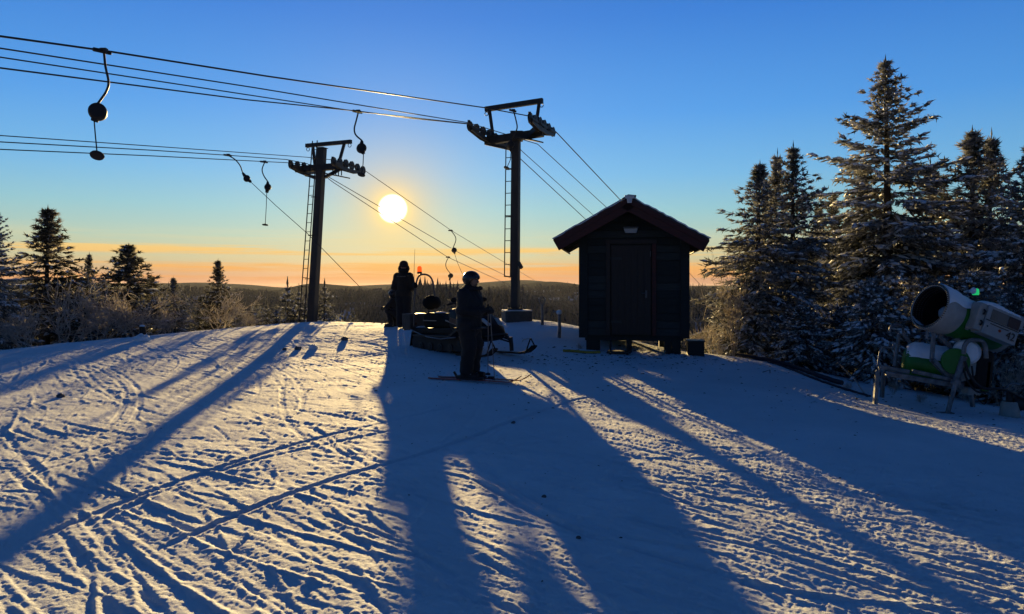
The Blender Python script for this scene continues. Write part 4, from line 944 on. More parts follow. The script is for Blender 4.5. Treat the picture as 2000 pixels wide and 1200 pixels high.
bc = Vector((-1.30, -.13, 1.76)); MB().lathe([(0, 0), (.055, 0), (.055, .045), (0, .045)], 16, Matrix.Translation(bc)).build('beacon_base', M['rubber'], sm, smooth=True)
MB().lathe([(.052, .045), (.053, .11), (.048, .15), (.03, .172), (0, .178)], 18, Matrix.Translation(bc)).build('beacon', M['amber'], sm, smooth=True)
MB().ball((-1.37, -.20, 1.50), (.05, .06, .07), 12, 8).build('work_lamp', M['smblack'], sm, smooth=True)
MB().tube([(-1.38, -.23, 1.35), (-1.36, -.24, 1.8), (-1.32, -.24, 2.32)], [.006, .005, .003], 6).build('aerial', M['rubber'], sm)
rr_ = random.Random(4)
def snow_patch(mb, c, rx, ry, h, seed):
    r = random.Random(seed); n = 12; vs = [Vector(c)+Vector((0, 0, h))]
    for ring, q, hh in ((1, .6, .75), (2, 1, 0)):
        for i in range(n): a = 2*math.pi*i/n; k = q*r.uniform(.7, 1.2); vs.append(Vector(c)+Vector((rx*k*math.cos(a), ry*k*math.sin(a), h*hh)))
    fs = [(0, 1+i, 1+(i+1) % n) for i in range(n)]+[(1+i, 1+n+i, 1+n+(i+1) % n, 1+(i+1) % n) for i in range(n)]; mb.add(vs, fs)
for c_, rx, ry in (((-.72, .02, .872), .22, .13), ((-.1, .0, .79), .2, .12), ((-1.40, .0, .535), .12, .22), ((.35, .05, 1.015), .16, .2)):
    m = MB(); snow_patch(m, c_, rx, ry, .03, int(rx*1000)); m.build('snow_patch', M['snowcap'], sm, smooth=True)
# ------------------------------------------------------------------ snow gun
M['green'] = principled('green_gun_paint', (0.010, 0.135, 0.013), 0.45, var=0.2, vscale=5)
M['cream'] = principled('frosted_white_ring', (0.34, 0.325, 0.30), 0.6, var=0.15, vscale=7, bump=0.002, bscale=40)
M['frosttube'] = principled('frosted_galvanised_tube', (0.075, 0.08, 0.085), 0.55, 0.4, col2=(0.24, 0.25, 0.27), vscale=9, bump=0.002, bscale=50)
M['boxpaint'] = principled('control_box_paint', (0.27, 0.29, 0.30), 0.45, var=0.1, vscale=5)
M['window'] = principled('box_window', (0.09, 0.11, 0.12), 0.2, var=0.2, vscale=3)
M['windowdark'] = principled('box_window_dark', (0.02, 0.03, 0.05), 0.15)
M['ink'] = principled('black_print', (0.006, 0.006, 0.008), 0.5)
M['logo'] = principled('orange_print', (0.35, 0.06, 0.02), 0.5)
M['led'] = principled('green_signal_lamp', (0.02, 0.5, 0.15), 0.3, emit=(0.02, 0.8, 0.22), estr=0.2)
M['hubgrey'] = principled('fan_hub', (0.28, 0.31, 0.34), 0.5)
GD = 12.0
def G(px, py, dy=0.0): return W(px, py, GD+dy)
g0 = G(1850, 790); g0.z = gz(g0.x, g0.y)
gun = thing('snow_gun', 'green and white fan snow gun numbered 42 beside the spruces', 'snow gun', g0)
mouth = G(1815, 599, -.05); u_h = Vector((mouth.x, mouth.y, 0)).normalized(); r_h = Vector((u_h.y, -u_h.x, 0))
el_ = math.radians(20); back = ((u_h*.66+r_h*.75).normalized()*math.cos(el_)-Vector((0, 0, math.sin(el_)))).normalized()
sideN = (back.cross(Vector((0, 0, 1)))).normalized(); sideN = sideN if sideN.dot(u_h) < 0 else -sideN
upN = sideN.cross(back).normalized(); upN = upN if upN.z > 0 else -upN
RM = Matrix((sideN, upN, back)).transposed().to_4x4(); RM.translation = mouth
def ax(t, s=0, u=0): return mouth+back*t+sideN*s+upN*u
barrel = MB().lathe([(.335, .36), (.33, .6), (.325, .85), (.31, 1.1), (.285, 1.3), (.25, 1.42), (.14, 1.46), (0, 1.47)], 40, RM).build('barrel', M['green'], gun, smooth=True, rel=gun)
MB().lathe([(.352, .0), (.378, -.012), (.388, .01), (.385, .06), (.374, .22), (.354, .34), (.336, .40)], 48, RM).build('mouth_ring', M['cream'], gun, smooth=True, rel=gun)
MB().lathe([(.352, .0), (.335, .05), (.315, .5), (.30, .8), (.05, .85), (0, .85)], 40, RM).build('barrel_lining', M['smblack'], gun, smooth=True, rel=gun)
hub = MB().lathe([(0, .22), (.05, .23), (.10, .28), (.13, .38), (.135, .8)], 24, RM).build('fan_hub', M['hubgrey'], gun, smooth=True, rel=gun)
for k in range(9):
    a = 2*math.pi*k/9; e = sideN*math.cos(a)+upN*math.sin(a); tt = back.cross(e)
    MB().bar(ax(.66)+e*.12, ax(.66)+e*.305, .09, .012, .12, .010, up=(back*.7+tt*.7)).build('fan_blade', M['hubgrey'], hub, rel=gun)
nz = MB()
for row, (t_, rad_) in enumerate(((.02, .345), (.07, .337), (.12, .333), (.17, .330))):
    for k in range(60):
        a = 2*math.pi*(k+.5*(row % 2))/60; e = sideN*math.cos(a)+upN*math.sin(a); nz.box(ax(t_)+e*(rad_-.004), (.012, .012, .012))
nz.build('nozzles', M['steel'], gun, rel=gun)['kind'] = 'stuff'
nz = MB()
for k in range(64): a = 2*math.pi*k/64; e = sideN*math.cos(a)+upN*math.sin(a); nz.box(ax(-.012)+e*.372, (.016, .016, .016))
nz.build('rim_bolts', M['darksteel'], gun, rel=gun)['kind'] = 'stuff'
ice = MB(); vs = []
for j in range(5):
    for i in range(15):
        a = math.radians(-150+120*i/14); e = sideN*math.cos(a)+upN*math.sin(a); w_ = math.sin(math.pi*i/14)
        vs.append(ax(-.005+.07*j)+e*(.348-(.005+.040*w_*(1-.2*j))*(1 if j in (1, 2, 3) else .5)))
ice.add(vs, [(j*15+i, j*15+i+1, (j+1)*15+i+1, (j+1)*15+i) for j in range(4) for i in range(14)]).build('mouth_ice', M['snowcap'], gun, smooth=True, rel=gun)
# frozen snow over the upper half
sc_ = MB(); vs = []; nr, na = 30, 26; rr_ = random.Random(9)
for j in range(nr+1):
    t_ = 1.0*j/nr; rad = np.interp(t_, [0, .22, .34, .40, 1.1], [.390, .380, .364, .346, .32])+.006
    for i in range(na+1):
        a = math.radians(np.interp(i, [0, na], [22+4*math.sin(j*.5)-14*math.exp(-j*.2), 172+6*math.sin(j*.7)])); edge = math.sin(math.pi*i/na)**.5
        e = sideN*math.cos(a)+upN*math.sin(a); vs.append(ax(t_)+e*(rad+(.022+rr_.uniform(-.004, .006))*edge*min(1, j/1.5+.1)))
sc_.add(vs, [(j*(na+1)+i, j*(na+1)+i+1, (j+1)*(na+1)+i+1, (j+1)*(na+1)+i) for j in range(nr) for i in range(na)]).build('barrel_snow', M['snowcap'], gun, smooth=True, rel=gun)
# control box
RB4 = Matrix((back, -sideN, upN)).transposed()
bc_ = ax(.93, .40, .03)
cb = MB().box(bc_, (.66, .22, .46), RB4).build('control_box', M['boxpaint'], gun, rel=gun, bevel=.012)
def face(a, u, d=.112): return bc_+back*a+upN*u+sideN*d
MB().box(face(.03, .10), (.56, .012, .17), RB4).build('panel_window', M['window'], cb, rel=gun)
MB().box(face(.19, .095, .119), (.22, .008, .165), RB4).build('display', M['windowdark'], cb, rel=gun)
MB().box(face(0, -.005), (.64, .014, .012), RB4).build('seam', M['darksteel'], cb, rel=gun)
MB().box(face(-.04, -.045), (.36, .008, .012), RB4).build('print_line', M['ink'], cb, rel=gun)
MB().ball(face(-.02, -.10), (.024, .024, .024), 12, 8).build('emblem', M['logo'], cb, rel=gun, smooth=True)
MB().ball(face(-.26, -.10), (.012, .012, .012), 10, 6).build('lock', M['ink'], cb, rel=gun, smooth=True)
fc = bpy.data.curves.new('num', 'FONT'); fc.body = '42'; fc.size = .175; fc.extrude = .003; fc.align_x = 'CENTER'; fc.align_y = 'CENTER'
fo_ = bpy.data.objects.new('num', fc); COL.objects.link(fo_); dg = bpy.context.evaluated_depsgraph_get(); me = bpy.data.meshes.new_from_object(fo_.evaluated_get(dg)); bpy.data.objects.remove(fo_)
me.materials.clear(); me.materials.append(M['ink']); nd = bpy.data.objects.new('number', me); COL.objects.link(nd); nd.parent = cb
fx = Matrix((back, upN, sideN)).transposed().to_4x4(); fx.translation = face(.20, -.12, .116)-g0
if fx.to_3x3().determinant() < 0: print('MIRROR')
nd.matrix_local = fx
MB().box(ax(.54, .39, .04), (.14, .18, .44), RB4).build('hinge_column', M['cream'], gun, rel=gun, bevel=.02)
for u in (.12, -.06): MB().tube([ax(.54, .49, u+.04), ax(.57, .505, u+.02), ax(.55, .50, u-.04)], .015, 6).build('latch', M['ink'], gun, rel=gun)
sn = MB()
for k in range(6):
    snow = ax(.66+.105*k, .36, .27); sn.ball(snow, (.13, .16, .06+.02*math.sin(k)), 12, 8, RB4)
blend('box_snow', sn, M['snowcap'], gun, .02, 4).location = -g0
MB().lathe([(.275, 1.34), (.29, 1.36), (.29, 1.42), (.2, 1.46)], 30, RM).build('rear_flange', M['cream'], gun, smooth=True, rel=gun)
MB().box(ax(1.36, .34, .22), (.12, .14, .22), RB4).build('air_filter', M['boxpaint'], gun, rel=gun, bevel=.03)
# green signal lamp and lifting eye
lp = ax(.66, .16, .31); MB().tube([lp, lp+Vector((0, 0, .13))], .018, 8).build('lamp_post', M['darksteel'], gun, rel=gun)
MB().box(lp+Vector((0, 0, .03)), (.24, .10, .02), RB4).build('lamp_bracket', M['darksteel'], gun, rel=gun)
ll = MB().lathe([(0, 0), (.045, 0), (.052, .02), (.052, .075), (.04, .10), (0, .11)], 16, Matrix.Translation(lp+Vector((0, 0, .12)))).build('signal_lamp', M['led'], gun, smooth=True, rel=gun)
MB().ball(lp+Vector((-.03, 0, .185)), (.04, .055, .06), 12, 8).build('lamp_snow', M['snowcap'], gun, rel=gun, smooth=True)
MB().tube([ax(.45, -.05+.05*math.cos(a), .385+.05*math.sin(a)) for a in np.linspace(0, math.pi, 9)], .010, 6).build('lifting_eye', M['frosttube'], gun, rel=gun)
MB().box(ax(.52, .30, -.16), (.06, .01, .075), RB4).build('sticker', M['boxpaint'], gun, rel=gun)
# yoke, turning head, compressor, frame
T_ = M['frosttube']
def tb(name, pts, r=.026, mat=None, parent=gun, smooth=True): return MB().tube(curve_pts([G(*p) for p in pts], 4) if len(pts) > 2 else [G(*p) for p in pts], r, 10).build(name, mat or T_, parent, smooth=smooth, rel=gun)
def br(name, a, b, w, h=None, mat=None): return MB().bar(G(*a), G(*b), w, h or w).build(name, mat or T_, gun, rel=gun, bevel=.008)
c0, c1 = G(1774, 706, .45), G(1872, 722, .15); dx = (c1-c0).normalized(); q = dx.to_track_quat('Z', 'Y').to_matrix().to_4x4(); q.translation = c0; Lc = (c1-c0).length
MB().lathe([(0, -.10), (.16, -.09), (.25, -.04), (.285, .05), (.29, Lc*.6), (.28, Lc), (0, Lc)], 32, q).build('compressor', M['green'], gun, smooth=True, rel=gun)
sn = MB(); vs = []
for j in range(15):
    t_ = -.06+(Lc*.78+.06)*j/14; rad = np.interp(t_, [-.06, 0, .08, Lc], [.20, .27, .297, .292])
    for i in range(21):
        a = math.radians(np.interp(i, [0, 20], [-68, 68])); e = Vector((0, 0, 1)); e = (e-dx*e.dot(dx)).normalized(); f2 = dx.cross(e)
        d_ = e*math.cos(a)+f2*math.sin(a); vs.append(c0+dx*t_+d_*(rad+.045*math.cos(a*1.25)+.008*math.sin(i*3.1+j*2.3)))
sn.add(vs, [(j*21+i, j*21+i+1, (j+1)*21+i+1, (j+1)*21+i) for j in range(14) for i in range(20)]).build('compressor_snow', M['snowcap'], gun, smooth=True, rel=gun)
for nm, c, ra, le, mt_ in (('slewing_ring', G(1872, 712, .0), .27, .22, M['cream']), ('slewing_cover', G(1866, 706, -.16), .21, .05, M['green'])):
    q = Vector((-.35, -.93, .05)).normalized().to_track_quat('Z', 'Y').to_matrix().to_4x4(); q.translation = c
    MB().lathe([(0, -le/2), (ra*.96, -le/2), (ra, -le/2+.02), (ra, le/2-.02), (ra*.96, le/2), (0, le/2)], 32, q).build(nm, mt_, gun, smooth=True, rel=gun)
q = Vector((-.6, -.8, .1)).normalized().to_track_quat('Z', 'Y').to_matrix().to_4x4(); q.translation = G(1888, 688, -.1)
MB().lathe([(0, -.12), (.17, -.12), (.20, -.09), (.20, .06), (.17, .11), (.08, .13), (0, .13)], 28, q).build('tilt_hub', M['snowcap'], gun, smooth=True, rel=gun)
MB().box(G(1912, 722, -.05), (.30, .30, .62), Matrix.Rotation(.12, 3, 'Y')).build('motor_housing', M['smblack'], gun, rel=gun, bevel=.05)
MB().box(G(1924, 735, -.12), (.08, .16, .5), Matrix.Rotation(.1, 3, 'Y')).build('side_panel', M['green'], gun, rel=gun, bevel=.02)
tb('guard_hoop', [(1882, 692, -.3), (1884, 676, -.3), (1894, 665, -.3), (1916, 666, -.3), (1924, 676, -.3), (1926, 700, -.3)], .034, M['frosttube'])
br('yoke_arm', (1884, 680, -.02), (1868, 660, .05), .12, .08); br('yoke_arm', (1905, 690, .1), (1900, 640, .2), .12, .08)
br('pedestal', (1895, 700, .1), (1885, 750, .15), .30, .26)
tb('handle_hoop', [(1738, 652, .35), (1739, 640, .35), (1748, 636, .35), (1762, 639, .4), (1764, 652, .45)], .020)
tb('handle_hoop', [(1810, 662, -.1), (1812, 645, -.1), (1820, 641, -.1), (1832, 645, -.05), (1836, 660, 0)], .020)
br('hoop_post', (1756, 652, .4), (1747, 716, .35), .05); br('hoop_post', (1824, 650, -.05), (1820, 702, -.05), .055)
br('diagonal_brace', (1764, 652, .45), (1785, 680, .45), .05); br('diagonal_brace', (1834, 656, 0), (1866, 688, 0), .06); br('diagonal_brace', (1820, 702, -.05), (1858, 742, -.05), .10, .07)
tb('bent_tube', [(1745, 668, .3), (1743, 681, .28), (1722, 679, .26), (1714, 716, .24)], .018)
br('frame_beam', (1716, 716, .25), (1776, 727, .1), .08, .065); br('frame_beam', (1782, 725, .05), (1858, 742, -.1), .10, .065); br('frame_beam', (1730, 730, .1), (1880, 755, -.15), .09, .085)
br('frame_beam', (1724, 722, 1.0), (1890, 738, .9), .10, .10); br('cross_member', (1722, 722, .2), (1730, 722, 1.0), .09); br('cross_member', (1868, 748, -.1), (1880, 738, .9), .09)
for a, b, e in (((1714, 722, .2), (1709, 772, .15), 0), ((1892, 738, .9), (1900, 772, .95), 0), ((1726, 722, 1.0), (1722, 764, 1.0), 0)): 
    P_ = G(*b); P_.z = gz(P_.x, P_.y)-.02; MB().bar(G(*a), P_, .06).build('leg', T_, gun, rel=gun, bevel=.006)
P_ = G(1850, 806, -.25); P_.z = gz(P_.x, P_.y)-.02
MB().tube([G(1883, 697, -.22), G(1866, 748, -.24)], .05, 14).build('front_leg', T_, gun, smooth=True, rel=gun)
fl = MB().tube([G(1868, 742, -.24), P_], .036, 12).build('leg_extension', T_, gun, smooth=True, rel=gun)
MB().lathe([(.075, -.04), (.075, .04)], 16, Matrix.Translation(G(1867, 746, -.24))).build('clamp_collar', T_, fl, rel=gun); MB().tube([G(1862, 744, -.30), G(1856, 748, -.30)], .012, 6).build('clamp_pin', T_, fl, rel=gun)
MB().box(P_+Vector((-.03, 0, .02)), (.22, .14, .03)).build('foot', T_, fl, rel=gun)
for pts, r in (([(1884, 706, -.3), (1895, 735, -.35), (1918, 758, -.35), (1955, 760, -.3), (1985, 772, -.2), (2030, 800, -.1)], .022), ([(1880, 715, -.25), (1890, 745, -.3), (1908, 765, -.3), (1930, 766, -.3)], .016),
              ([(1898, 715, -.3), (1902, 745, -.32), (1906, 756, -.3)], .014), ([(1903, 770, -.1), (1915, 785, -.1), (1924, 789, -.1), (1926, 775, -.1)], .010)):
    tb('hose', pts, r, M['rubber'])
MB().box(G(1896, 763, .0), (.20, .2, .13)).build('socket_box', M['boxpaint'], gun, rel=gun, bevel=.012)
# ------------------------------------------------------------------ hydrant at the photo's edge
hy = G(1972, 806, -.1); hy.z = gz(hy.x, hy.y); hyd = thing('hydrant', 'snow-dusted hydrant and hose coupling by the snow gun', 'hydrant', hy)
def hl(px, py, dy=0): return G(px, py, dy)
MB().lathe([(.13, -.05), (.15, .0), (.12, .22), (.10, .24)], 20, Matrix.Translation(hy)).build('base_sleeve', M['cream'], hyd, smooth=True, rel=hyd)
MB().tube([hy+Vector((0, 0, .1)), hy+Vector((0, 0, .42))], .05, 12).build('riser', M['darksteel'], hyd, smooth=True, rel=hyd)
MB().tube(curve_pts([hl(1962, 772, -.1), hl(1966, 757, -.1), hl(1976, 750, -.1), hl(1990, 752, -.1)], 5), .018, 8).build('valve_handle', M['frosttube'], hyd, smooth=True, rel=hyd)
q = Vector((1, -.3, 0)).normalized().to_track_quat('Z', 'Y').to_matrix().to_4x4(); q.translation = hy+Vector((.16, 0, .20))
MB().lathe([(0, -.1), (.11, -.1), (.13, -.05), (.10, .05), (.15, .1), (.15, .2), (0, .2)], 20, q).build('coupling', M['darksteel'], hyd, smooth=True, rel=hyd)
# ------------------------------------------------------------------ hoses, posts and scraps on the snow
M['yellowhose'] = principled('yellow_hose', (0.30, 0.22, 0.03), 0.5, var=0.2)
M['hosegrey'] = principled('dark_blue_hose', (0.015, 0.018, 0.03), 0.5, var=0.2)
def ground_tube(name, pix, r, mat, label, cat, lift=.5, noise=0.0, grp=None):
    P = [GP(*p) if len(p) == 2 else W(*p) for p in pix]; P = curve_pts(P, 8)
    P = [Vector((p.x, p.y, surf(p.x, p.y)+r*lift)) for p in P]; c = P[0].copy(); o = MB().tube([p-c for p in P], r, 10).build(name, mat, None, smooth=True); o.location = c
    return tag(o, label, cat, grp)
ground_tube('hose', [(1440, 697, 16.6), (1480, 701, 16.2), (1520, 712, 15.7), (1560, 726, 15.1), (1600, 740, 14.4), (1645, 748, 13.9)], .045, M['hosegrey'], 'thick dark hose curving down from the hut toward the snow gun', 'hose', 1.2)
ground_tube('hose', [(1500, 709, 15.8), (1545, 726, 15.0), (1590, 743, 14.2), (1660, 762, 13.3), (1700, 772, 12.9)], .02, M['hosegrey'], 'thin dark hose beside the thick one on the slope', 'hose', .9)
ground_tube('hose', [(1100, 688), (1125, 690), (1150, 692), (1172, 691)], .03, M['yellowhose'], 'yellow hose lying on snow at the foot of the hut', 'hose', .9)
def rope_post(px, py, h, d, label, loop=True):
    p = W(px, py, d); p.z = gz(p.x, p.y)-.05; r = thing('rope_post', label, 'post', p, 0, 'frosted rope posts by the hut')
    MB().tube([(0, 0, 0), (.01, 0, h*.5), (.0, 0, h)], [.042, .038, .034], 10).build('post', T_, r, smooth=True)
    if loop: MB().tube([(.07*math.sin(a), 0, h+.08-.10*math.cos(a)) for a in np.linspace(0, 2*math.pi, 15)], .016, 8).build('ring', T_, r, smooth=True)
    else:
        MB().ball((0, 0, h+.02), (.07, .06, .06), 12, 8).build('cap', M['snowcap'], r, smooth=True); MB().tube([(0, 0, h), (-.10, 0, h+.04), (-.14, 0, h+.02)], .018, 8).build('hook', T_, r, smooth=True)
    return r
rope_post(1059, 640, .58, 18.8, 'frosted post topped by a ring, nearer the slim mast'); rope_post(1092, 660, .62, 17.4, 'frosted post with hook and snow cap, nearer the hut', False)
M['frostbranch'] = M['twig']
def stick(name, pix, d, r, label, cat='branch', mat='frostbranch'):
    P = [W(px, py, d+.03*i) for i, (px, py) in enumerate(pix)]; c = P[0].copy(); c.z = min(c.z, surf(c.x, c.y)-.02)
    P[0] = c; o = MB().tube([p-c for p in P], [r*(1-.5*i/(len(P)-1)) for i in range(len(P))], 6).build(name, M[mat], None, smooth=True); o.location = c; return tag(o, label, cat, 'branches lying in the snow')
stick('branch', [(1504, 745), (1504, 723), (1490, 727), (1472, 738)], 14.2, .012, 'bent twig standing in blue shaded snow below the hose', mat='bark')
stick('branch', [(1018, 672), (1022, 664), (1034, 661), (1038, 662)], 17, .012, 'short frosted twig in the snow beyond the snowmobile ski')
stick('branch', [(1690, 770), (1672, 745), (1636, 708)], 13.2, .012, 'long thin branch leaning by the leg of the snow gun')
P_ = W(280, 652, 19.2)
for k, (px, d, hh) in enumerate(((278, 19.0, .3),)):
    p = W(px, 655, d); p.z = gz(p.x, p.y)-.05; st_ = thing('tree_stump', 'short grey stump with a broken side branch at the bushes', 'stump', p)
    MB().tube([(0, 0, 0), (.01, 0, hh*.6), (0, 0, hh)], [.10, .075, .065], 10).build('trunk', M['bark'], st_, smooth=True); MB().tube([(0, 0, .05), (-.14, 0, .12), (-.24, 0, .2)], [.04, .03, .02], 8).build('side_branch', M['bark'], st_, smooth=True)
    m = MB(); snow_patch(m, (0, 0, hh), .075, .07, .05, 3); m.build('snow_cap', M['snowcap'], st_, smooth=True)
# clods and marker stumps in the lit snow
for k, (px, py, s, lb) in enumerate(((673, 665, .08, 'dark snow clod on the crest right of the thick mast'), (582, 683, .07, 'dark clod casting a short shadow below the thick mast'), (556, 684, .05, 'small dark clod left of a larger one below the thick mast'),
        (612, 682, .09, 'pale chunk of ice on the snow below the thick mast'), (277, 667, .16, 'rounded heap of snow at the edge of the bushes'), (118, 776, .05, 'small dark marker stub in snow at the left'),
        (1002, 829, .025, 'small dark clod in the shade before the skier'), (1062, 969, .018, 'dark clod in the wide shadow, middle of the foreground'), (1130, 1052, .016, 'dark clod low in the wide shadow'))):
    p = GP(px, py); z = surf(p.x, p.y); r = random.Random(k); m = MB(); m.ball((0, 0, s*.25), (s*1.1, s*.9, s*.75), 12, 9)
    m.v = [tuple(Vector(v)*(1+.22*math.sin(v[0]*60+k)*math.sin(v[1]*55+v[2]*70))) for v in m.v]
    o = m.build('snow_clod', M['snowcap'] if k in (3, 4) else principled('dirty_ice', (0.10, 0.10, 0.11), 0.8, var=.4, vscale=20, bump=.01, bscale=30) if k == 0 else (M['snowcap'] if k in (3, 4) else bpy.data.materials['dirty_ice']), None, smooth=True); o.location = (p.x, p.y, z); tag(o, lb, 'clod', 'clods on the snow')
# needles, bark crumbs and grass scattered on the trodden snow: uncountable
r5 = np.random.default_rng(17); V = []; T = []
def chips(n, cx, cy, sx, sy, smin, smax):
    for i in range(n):
        x, y = r5.normal(cx, sx), r5.normal(cy, sy)
        if not (3 < y < 24): continue
        z = surf(x, y)+.004; s = r5.uniform(smin, smax); a = r5.uniform(0, 6.28); b = len(V); w = s*r5.uniform(.15, .6)
        c, q = math.cos(a), math.sin(a)
        V.extend([(x+c*s, y+q*s, z), (x-q*w, y+c*w, z), (x-c*s, y-q*s, z+.002), (x+q*w, y-c*w, z), (x, y, z+w*.7)]); T.extend([(b, b+1, b+4), (b+1, b+2, b+4), (b+2, b+3, b+4), (b+3, b, b+4)])
chips(260, -.6, 13.2, 2.0, 1.4, .008, .035); chips(420, 2.4, 15.2, 1.4, .7, .01, .05); chips(160, 6.0, 12.6, 1.5, 1.2, .01, .04); chips(240, 2, 9, 4, 3, .006, .022); chips(120, -4, 9, 4, 3, .005, .016)
M['litter'] = principled('forest_litter', (0.035, 0.026, 0.018), 0.9, var=.5, vscale=30)
li = np_mesh('litter', V, T, M['litter']); li['kind'] = 'stuff'; li['label'] = 'dark crumbs of bark and needles scattered on the snow'
# ------------------------------------------------------------------ trees
def needle_material(name, green, frost, amount, trans):
    m = bpy.data.materials.new(name); m.use_nodes = True; t = NT(m.node_tree); t.n.clear()
    p = t.node('ShaderNodeBsdfPrincipled'); o = t.node('ShaderNodeOutputMaterial'); g = t.node('ShaderNodeNewGeometry'); tcn = t.node('ShaderNodeTexCoord')
    sp_ = t.node('ShaderNodeSeparateXYZ'); t.l.new(g.outputs['True Normal'], sp_.inputs[0])
    nzv = t.noise(tcn.outputs['Object'], 2.3, 3, 0.6); fine = t.noise(tcn.outputs['Object'], 24, 2, 0.6)
    up = t.math('ABSOLUTE', sp_.outputs[2])
    f = t.math('ADD', t.math('MULTIPLY', t.math('SUBTRACT', nzv, 0.5), 2.2), t.math('MULTIPLY', t.math('SUBTRACT', fine, .5), 1.6))
    f = t.math('ADD', f, t.math('MULTIPLY', t.math('SUBTRACT', up, .5), .5)); f = t.math('ADD', f, amount, clamp=True)
    c = t.mix(f, (*green, 1), (*frost, 1)); t.put(p.inputs['Base Color'], c); p.inputs['Roughness'].default_value = .85; p.inputs['Specular IOR Level'].default_value = .15
    tr = t.node('ShaderNodeBsdfTranslucent'); t.put(tr.inputs[0], c); mx = t.node('ShaderNodeMixShader'); mx.inputs[0].default_value = trans
    t.l.new(p.outputs[0], mx.inputs[1]); t.l.new(tr.outputs[0], mx.inputs[2]); t.l.new(mx.outputs[0], o.inputs[0]); return m
M['needles'] = needle_material('frosted_needles', (0.020, 0.028, 0.016), (0.46, 0.46, 0.46), .42, .28)
M['needles_thin'] = needle_material('lightly_frosted_needles', (0.024, 0.026, 0.014), (0.42, 0.39, 0.35), .24, .34)
def norm_rows(a): return a/(np.linalg.norm(a, axis=1, keepdims=True)+1e-9)
def spindles(P0, P1, r, n=3, mid=.42):
    P0 = np.asarray(P0, np.float32); P1 = np.asarray(P1, np.float32); r = np.broadcast_to(np.asarray(r, np.float32), (len(P0),))
    d = norm_rows(P1-P0); ref = np.where(np.abs(d[:, 2:3]) > .9, np.array([[1, 0, 0]]), np.array([[0, 0, 1]])); x = norm_rows(np.cross(d, ref)); y = np.cross(x, d)
    C = P0+(P1-P0)*mid; V = [P0[:, None]]
    for k in range(n): a = 2*math.pi*k/n+.5; V.append((C+(x*math.cos(a)+y*math.sin(a))*r[:, None])[:, None])
    V.append(P1[:, None]); V = np.concatenate(V, 1); b = np.arange(len(P0))[:, None]*(n+2); T = []
    for k in range(n): T += [np.c_[b, b+1+k, b+1+(k+1) % n], np.c_[b+n+1, b+1+(k+1) % n, b+1+k]]
    return V.reshape(-1, 3), np.concatenate(T)
def blades(P0, P1, w, rg):
    P0 = np.asarray(P0, np.float32); P1 = np.asarray(P1, np.float32); d = norm_rows(P1-P0); s = norm_rows(np.cross(d, rg.standard_normal(P0.shape)))*np.reshape(w, (-1, 1))
    V = np.stack([P0-s*.5, P0+s*.5, P1], 1).reshape(-1, 3); return V, np.arange(len(V)).reshape(-1, 3)
class Acc:
    def __init__(s): s.V = []; s.T = []; s.n = 0
    def add(s, vt): V, T = vt; s.V.append(V); s.T.append(T+s.n); s.n += len(V)
    def get(s): return np.concatenate(s.V).astype(np.float32), np.concatenate(s.T)
